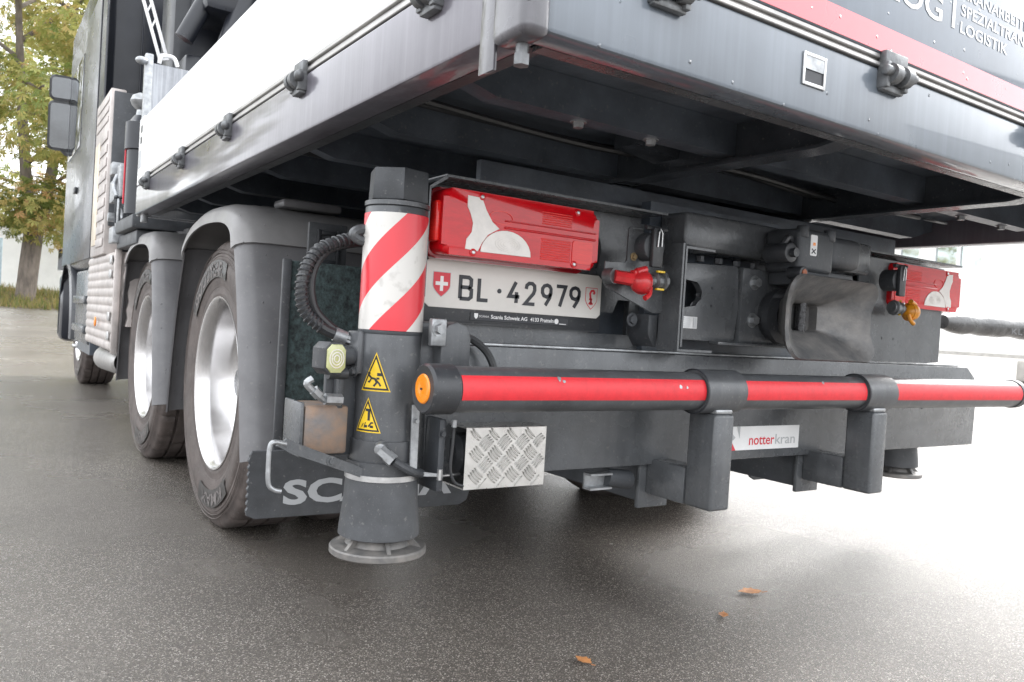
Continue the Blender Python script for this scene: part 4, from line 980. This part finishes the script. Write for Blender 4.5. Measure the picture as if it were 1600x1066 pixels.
# pale rack strip with openings
rk = B(); 
def rkf(a, b_, d): # a across, b along
    u = Vector((.0,0,-1)).lerp(Vector((.0,0,-1)),0); base = Vector((.735,5.0,2.46)); al = Vector((.098,0,-.30)).normalized(); ac = Vector((al.z*-1,0,al.x)); p = base+al*b_+ac*(-a); return (p.x, p.y+d, p.z)
for a0, a1 in ((-.028,-.012),(.012,.028)): rk.prism([(a0,-.6),(a1,-.6),(a1,.33),(a0,.33)], rkf, 0, .012)
for k in range(9):
    q = -.58+.085*k; rk.prism([(-.012,q),(.012,q+.03),(.012,q+.045),(-.012,q+.015)], rkf, 0, .012)
rk.prism([(-.012,.29),(.012,.29),(.012,.33),(-.012,.33)], rkf, 0, .012)
rk.build('ladder_rail', M_white, T)
# ---- cab
cabP = []   # outline in yz
cab = B().box(.66,2*XC-.66,6.32,8.75,.98,3.25,.09,4).build('cab', M_cab, T)
b = B().prism([(6.05,1.0),(6.33,1.0),(6.33,3.1),(6.22,3.2),(6.12,2.75),(6.05,1.6)], lambda a,b_,d: (.655+d,a,b_), 0, .012, .003); b.build('side_deflector', M_cabs, T)
B().box(.6525,.6595,6.42,8.6,1.05,2.95,.002).build('cab_side_panel', M_cabs, cab)
B().box(.648,.652,7.45,8.45,2.0,2.75,.001).build('cab_side_window', M_glass, cab)
B().box(.630,.652,7.5,7.62,1.62,1.67,.008).build('door_handle', M_pla, cab)
b = B().box(.80,2.9,6.29,6.316,1.95,2.05,.01); b.build('cab_rear_trim', M_inkw, cab)
for x in (.9,1.1,1.22): B().box(x,x+.018,6.30,6.319,1.1,3.1,.004).build('cab_rear_pipe', M_cab, cab)
B().box(.67,.80,6.308,6.3195,1.15,1.98,.002).build('red_graphic', M_inkr, cab)
# front wheel arch
arch = [(8.2+.60*math.cos(t), .50+.62*math.sin(t)) for t in np.linspace(R(-8), R(188), 30)]
sweep(arch, [(1.2,0),(.70,0),(.665,-.01),(.652,-.05),(.66,-.05),(.675,-.02),(.70,-.01),(1.2,-.01)], 'front_wheel_arch', M_cabs, T, (8.2,.5))
b = B().box(.68,.75,6.6,7.5,.42,.98,.02).box(.655,.69,6.65,7.45,.50,.56,.01).box(.655,.69,6.65,7.45,.72,.78,.01); b.build('cab_step', M_grey, T)
B().box(.7,1.1,6.55,7.4,.35,.95).build('step_housing', M_black, T)
b = B().box(.66,2*XC-.66,8.6,8.9,.35,1.0,.06); b.build('front_bumper', M_cab, T)
# mirrors
def rrf(hw, hh, r): return round_rect(-hw,hw,-hh,hh,r)
for z, hh, hw in ((2.35,.225,.105),(2.70,.115,.105)):
    c = (.585,8.62,z); mt = Matrix.Translation(c) @ Matrix.Rotation(R(-9),4,'Z') @ Matrix.Rotation(R(7),4,'X'); fx = lambda a,b_,d,mt=mt: tuple(mt @ Vector((a,d,b_)))
    mr = B().prism(rrf(hw,hh,.045), fx, 0, .09, .02, 3).build('mirror_housing', M_pla, T)
    B().prism(rrf(hw-.02,hh-.022,.03), fx, -.004, .004, .001, 1).build('mirror_glass', M_mirror, mr)
B().tube([(.585,8.66,2.48),(.62,8.66,2.52),(.70,8.6,2.50)], .018, 8).tube([(.60,8.66,2.15),(.64,8.66,2.11),(.70,8.62,2.08)], .022, 8).tube([(.585,8.66,2.50),(.585,8.66,2.66)], .02, 8).build('mirror_arm', M_pla, T)

exec_background = True
# ================================================================== BACKGROUND
def nparr_mesh(name, V, F, m, parent=None, tint=None, **k):
    me = bpy.data.meshes.new(name); me.from_pydata(V.tolist(), [], F.tolist()); me.update()
    if tint is not None:
        a = me.attributes.new('tint', 'FLOAT', 'FACE'); a.data.foreach_set('value', tint.astype(np.float32))
    return link(name, me, m, parent, **k)
M_leaf = leafmat('chestnut_leaves', [(.16,.21,.05),(.27,.29,.08),(.40,.37,.12),(.46,.36,.13),(.44,.24,.11)])
def crown(name, clumps, nper, size, parent, seed, bias=0.):
    """clumps: (x,y,z,r). Each leaf is a fan of five drooping leaflets"""
    g = np.random.default_rng(seed); Vs=[]; Fs=[]; Ts=[]; base = 0
    # palmate template: 5 leaflets, each a kite quad
    tv=[]; tf=[]
    for i, a in enumerate(np.radians([-80,-40,0,40,80])):
        l = (1.0,.9,.75)[abs(i-2)]; d = np.array([math.sin(a), math.cos(a)]); w = np.array([d[1],-d[0]])
        q = [np.array([0,0]), d*l*.62+w*.17*l, d*l, d*l*.62-w*.17*l]
        z = [0,-.04,-.22*l,-.04]
        k = len(tv); tv += [(p[0],p[1],zz) for p,zz in zip(q,z)]; tf.append((k,k+1,k+2,k+3))
    tv = np.array(tv); tf = np.array(tf)
    for (cx,cy,cz,r) in clumps:
        n = int(nper*r*r)
        u = g.normal(size=(n,3)); u /= np.linalg.norm(u,axis=1)[:,None]
        rad = r*(.45+.6*g.random(n)**.6)[:,None]; P = u*rad*np.array([1,1,.62])+np.array([cx,cy,cz])
        # orientation: leaves face outward/up with droop
        nrm = u*.7+np.array([0,0,.75])+g.normal(size=(n,3))*.35; nrm /= np.linalg.norm(nrm,axis=1)[:,None]
        fwd = u*np.array([1,1,.2])+g.normal(size=(n,3))*.5-np.array([0,0,.55]); fwd -= nrm*(fwd*nrm).sum(1)[:,None]; fwd /= np.linalg.norm(fwd,axis=1)[:,None]
        rt_ = np.cross(fwd,nrm); sz = size*(.65+.6*g.random(n))
        V = P[:,None,:]+sz[:,None,None]*(rt_[:,None,:]*tv[None,:,0:1]+fwd[:,None,:]*tv[None,:,1:2]+nrm[:,None,:]*tv[None,:,2:3])
        F = (np.arange(n)*len(tv))[:,None,None]+tf[None]+base
        t = np.clip(.38+bias+g.normal(0,.2)+g.normal(0,.17,n),0,1)
        Vs.append(V.reshape(-1,3)); Fs.append(F.reshape(-1,4)); Ts.append(np.repeat(t,len(tf))); base += n*len(tv)
    return nparr_mesh(name, np.concatenate(Vs), np.concatenate(Fs), M_leaf, parent, np.concatenate(Ts))
def tree(x, y, h, rad, seed, label, low=2.6, trunk_r=.42, nper=150, size=.16, lean=(0,0), nclump=46, fork=True):
    g = random.Random(seed); gz = ground_h(x,y)
    t = empty('chestnut_tree', (x,y,gz), label=label, category='tree', group='chestnut trees along the verge')
    b = B(); zt = gz+2.4
    b.tube([(x,y,gz-.1),(x+lean[0]*.15,y,gz+.25),(x+lean[0]*.4,y,gz+1.2),(x+lean[0]*.8,y+lean[1]*.5,zt)], .4, 18, rad=lambda u: trunk_r*(1.3-.5*min(1,u*3) if u < .33 else .8-.05*u), smooth=6)
    top = Vector((x+lean[0]*.8,y+lean[1]*.5,zt)); ends=[]
    nb = 2 if fork else 1
    for k in range(nb):
        s = (-1 if k else 1)*(.7 if fork else .1)
        p = [top+Vector((0,0,-.35)), top+Vector((s*.35,0,.7)), top+Vector((s*.75,g.uniform(-.3,.3),h*.28)), top+Vector((s*1.1,g.uniform(-.6,.6),h*.55))]
        b.tube(p, .2, 12, rad=lambda u: trunk_r*.66*(1-.75*u), smooth=6)
        for j in range(9):
            q = p[1].lerp(p[3], g.random()); a = g.uniform(0,2*math.pi); L_ = rad*g.uniform(.5,.95)
            e = q+Vector((math.cos(a)*L_, math.sin(a)*L_, g.uniform(-.5,2.0))); m_ = q.lerp(e,.5)+Vector((0,0,.5))
            b.tube([q, m_, e], .06, 6, rad=lambda u: .085*(1-.8*u)*trunk_r/.42, smooth=4); ends.append(e); ends.append(m_)
    b.build('trunk', M_bark, t)
    cl = [(e.x,e.y,e.z,g.uniform(.7,1.2)) for e in ends]
    cz = gz+low+(h-low)/2
    for k in range(nclump):
        a = g.uniform(0,2*math.pi); v = g.uniform(-1,1); rr_ = rad*(1-v*v)**.5*g.uniform(.55,1.0)
        cl.append((x+rr_*math.cos(a), y+rr_*math.sin(a), cz+v*(h-low)/2, g.uniform(.8,1.35)))
    crown('crown', cl, nper, size, t, seed)
    return t
tree(1.05, 25.0, 13, 5.2, 3, 'broad autumn chestnut with forked trunk standing in front of the white wall', low=2.3, trunk_r=.31, nper=230, lean=(.25,.3), nclump=60)
tree(-5.5, 28.0, 13, 5.5, 5, 'chestnut tree beside the forked one, crown turning yellow', nper=110, size=.18)
tree(8.5, 30.0, 13, 5.5, 8, 'chestnut tree behind the truck cab, leaves turning orange', nper=110, size=.18)
tree(5.5, 46.0, 15, 6.5, 11, 'tall distant chestnut tree rising behind the white wall', nper=70, size=.25, nclump=50)
# verge
def verge():
    b = B(); nx, ny = 80, 14; V=[]
    for i in range(nx+1):
        row=[]
        for j in range(ny+1):
            x = -30+70*i/nx; y = 23.2+10*j/ny+.4*math.sin(x*.7); v = j/ny
            z = ground_h(x,y)+.01+.28*ss(0,.35,v)*(1-ss(.8,1,v))+.03*noise.noise((x*1.3,y*1.3,0))
            if j in (0,ny): z = ground_h(x,y)-.05
            row.append(b.bm.verts.new((x,y,z)))
        V.append(row)
    for i in range(nx):
        for j in range(ny): b.bm.faces.new((V[i][j],V[i+1][j],V[i+1][j+1],V[i][j+1]))
    b.build('verge', mat('verge_soil', (.16,.13,.07), .9, 0, 0, .4, 3, .6, 20, col2=(.22,.15,.08)), None, kind='structure')
    g = np.random.default_rng(4); n = 9000
    x = g.uniform(-3,9,n); y = g.uniform(23.3,26.5,n); V=[]; F=[]
    h = g.uniform(.06,.26,n); a = g.uniform(0,math.pi,n); w = .014
    z = np.array([ground_h(p,q)+.01+.28*ss(0,.35,(q-23.2)/10) for p,q in zip(x,y)])
    dx = np.cos(a)*w; dy = np.sin(a)*w; lx = g.normal(0,.06,n); ly = g.normal(0,.06,n)
    V = np.stack([np.stack([x-dx,y-dy,z-.01],1), np.stack([x+dx,y+dy,z-.01],1), np.stack([x+lx,y+ly,z+h],1)],1).reshape(-1,3)
    F = np.arange(3*n).reshape(n,3)
    nparr_mesh('grass', V, F, leafmat('grass_blades', [(.09,.13,.03),(.2,.2,.06),(.34,.25,.1)]), None, g.random(n), kind='stuff', label='dry yellow green grass and leaves under the chestnut trees', category='grass')
verge()
# white wall building behind the trees
def facade(root, x0, x1, y, z0, z1, wins, depth, wallname='wall'):
    """wall facing -y, with real openings"""
    xs = sorted({x0,x1,*[w[0] for w in wins],*[w[1] for w in wins]}); zs = sorted({z0,z1,*[w[2] for w in wins],*[w[3] for w in wins]})
    b = B()
    for xa,xb in zip(xs,xs[1:]):
        for za,zb in zip(zs,zs[1:]):
            if any(w[0]-1e-6 <= xa and xb <= w[1]+1e-6 and w[2]-1e-6 <= za and zb <= w[3]+1e-6 for w in wins): continue
            b.box(xa,xb,y,y+depth,za,zb)
    return b
bl = empty('low_building', (8,50,.7), label='low white rendered building behind the chestnut trees', category='building')
wins = [(a,a+1.6,2.2,3.5) for a in (-8,-4.5,3.6,7,10.5,14)]
facade(bl, -14, 24, 50, .4, 4.6, wins, .35).build('wall', M_wall, bl)
for w in wins:
    f = B().box(w[0],w[1],50.2,50.22,w[2],w[3]).build('window', M_glass, bl)
    B().box(w[0],w[1],50.12,50.19,w[2],w[2]+.08).box(w[0],w[1],50.12,50.19,w[3]-.08,w[3]).box((w[0]+w[1])/2-.04,(w[0]+w[1])/2+.04,50.12,50.19,w[2]+.081,w[3]-.081).build('window_frame', M_white, f)
B().box(-14.4,24.4,49.6,58,4.601,4.9).build('roof', M_greyd, bl)
B().box(-14,24,50.36,57.6,.4,4.6).build('back_volume', M_wall, bl)
B().box(-9,.75,36,36.3,.5,2.9,.02).build('blue_hoarding', mat('hoarding_blue', (.33,.42,.47), .6), None, label='pale blue grey hoarding panel left of the forked tree', category='hoarding')
# white building on the right: wall facing -x at x=40
wb = empty('office_building', (40,16,.75), label='large white building with a band of windows beyond the rear of the truck', category='building')
def px2(y0,y1): return (y0*40/22, y1*40/22)
wy = [(24.25,25.3),(22.75,23.9),(20.85,22.05),(19.65,20.82),(26,27.1),(27.4,28.5)]
zb, zt = 4.95, 6.15
ys = sorted({-30,60,*[a for w in wy for a in w]}); b = B()
for ya,yb in zip(ys,ys[1:]):
    iswin = any(w[0]-1e-6 <= ya and yb <= w[1]+1e-6 for w in wy)
    b.box(40,40.4,ya,yb,.4,zb); b.box(40,40.4,ya,yb,zt,9)
    if not iswin: b.box(40,40.4,ya,yb,zb,zt)
M_coat = mat('coated_glass', (.42,.47,.46), .04, 1, 0, .08, .5, rvar=.02)
b.build('wall', M_wall, wb)
for w in wy:
    f = B().box(40.16,40.18,w[0],w[1],zb,zt).build('window', M_coat, wb)
    t = .07
    B().box(40.05,40.155,w[0],w[1],zb,zb+t).box(40.05,40.155,w[0],w[1],zt-t,zt).box(40.05,40.155,w[0],w[0]+t,zb+t+.001,zt-t-.001).box(40.05,40.155,w[1]-t,w[1],zb+t+.001,zt-t-.001).build('window_frame', M_white, f)
    B().box(39.9,39.995,w[0]-.05,w[1]+.05,zt+.1,zt+.5,.03).build('blind_box', M_alus, wb)
for k in range(4): B().box(39.93,39.997,19.4,28.8,zt+.62+.17*k,zt+.70+.17*k).build('cladding_rail', M_alus, wb)
B().box(38.6,39.99,-25,55,.3,.86,.02).build('plinth_kerb', M_conc, wb)
B().box(40.405,50,-30,60,.4,9).build('back_volume', M_wall, wb)
B().box(39.8,50,-30,60,9.001,9.3).build('roof', M_greyd, wb)
# concrete block
cb_ = B().box(17.4,18.4,7.0,7.75,ground_h(17.8,8.4)-.02,ground_h(17.8,8.4)+.42,.04,3).build('concrete_block', M_conc, None, label='weathered pale concrete block beside the asphalt, below the black pole', category='block')
# pole on a trestle
pd = Vector((1.25,-.12,.005)).normalized(); p0 = Vector((4.215,2.25,.912)); L_ = 3.2
rp = B(); g = random.Random(2)
N = 40; pts = [p0+pd*(L_*i/N) for i in range(N+1)]
def prad(u): return .036+.022*min(1,u*26)+.008*u+.004*math.sin(u*60)+.003*math.sin(u*143)
pole = rp.tube(pts, .05, 20, rad=prad).build('black_pole', M_log, None, label='wet black pole pointing at the right tail lamp of the truck', category='pole')
fnp = lambda a,b_: tuple(p0+pd*a+Vector((0,-.0595-.0,b_-.0)))
for tx, q0, q1 in (('KL',.50,.60),('100',.64,.80)): text('lettering', tx, M_hinge, pole, lambda a,b_: tuple(p0+pd*a+Vector((-.0,-.070,b_))), q0, q1, -.04, .035)
def trestle(d):
    c = p0+pd*d; b = B(); gz = 0
    for s in (-1,1):
        for u in (-1,1): b.cyl((c.x+u*.02,c.y+s*.05,c.z-.065),(c.x+u*.25,c.y+s*.35,gz),.02,n=8)
    b.box(c.x-.05,c.x+.05,c.y-.12,c.y+.12,c.z-.10,c.z-.056,.006)
    return b.build('trestle', M_galv, None, label='steel trestle carrying the black pole', category='trestle')
trestle(2.3)
# fallen leaves
M_fl = mat('fallen_leaf', (.42,.16,.05), .55, 0, 0, .35, 60, .3, 200, col2=(.55,.25,.09))
def fallen(x, y, s, rot, label):
    b = B(); P=[]
    prof = [(0,0),(.12,.1),(.2,.26),(.32,.3),(.26,.45),(.34,.62),(.2,.72),(.1,.9),(0,1.05)]
    pts = prof+[(-p[0],p[1]) for p in prof[-2:0:-1]]
    vs = []; 
    for (a,c) in pts:
        a *= s; c = (c-.5)*s; X = a*math.cos(rot)-c*math.sin(rot); Y = a*math.sin(rot)+c*math.cos(rot)
        vs.append((x+X, y+Y, .006+.22*abs(a)+.10*abs(c)*abs(c)/s*2))
    ctr = b.bm.verts.new((x,y,.005)); vv = [b.bm.verts.new(v) for v in vs]
    for i in range(len(vv)): b.bm.faces.new((ctr, vv[i], vv[(i+1)%len(vv)]))
    r = bmesh.ops.extrude_face_region(b.bm, geom=list(b.bm.faces)); 
    for v in [g_ for g_ in r['geom'] if isinstance(g_, bmesh.types.BMVert)]: v.co.z += .0012
    b.tube([(x+math.sin(rot)*s*.5,y-math.cos(rot)*s*.5,.006),(x+math.sin(rot)*s*.75,y-math.cos(rot)*s*.75,.008)], .0012, 5)
    b.build('fallen_leaf', M_fl, None, label=label, category='leaf', group='fallen leaves on the asphalt')
fallen(1.939,1.546,.075,R(70),'largest curled orange leaf lying on the wet asphalt')
fallen(1.171,1.378,.045,R(10),'upright folded pale orange leaf on the foreground asphalt')
fallen(1.709,1.446,.04,R(130),'small brown leaf close to the largest curled orange leaf')
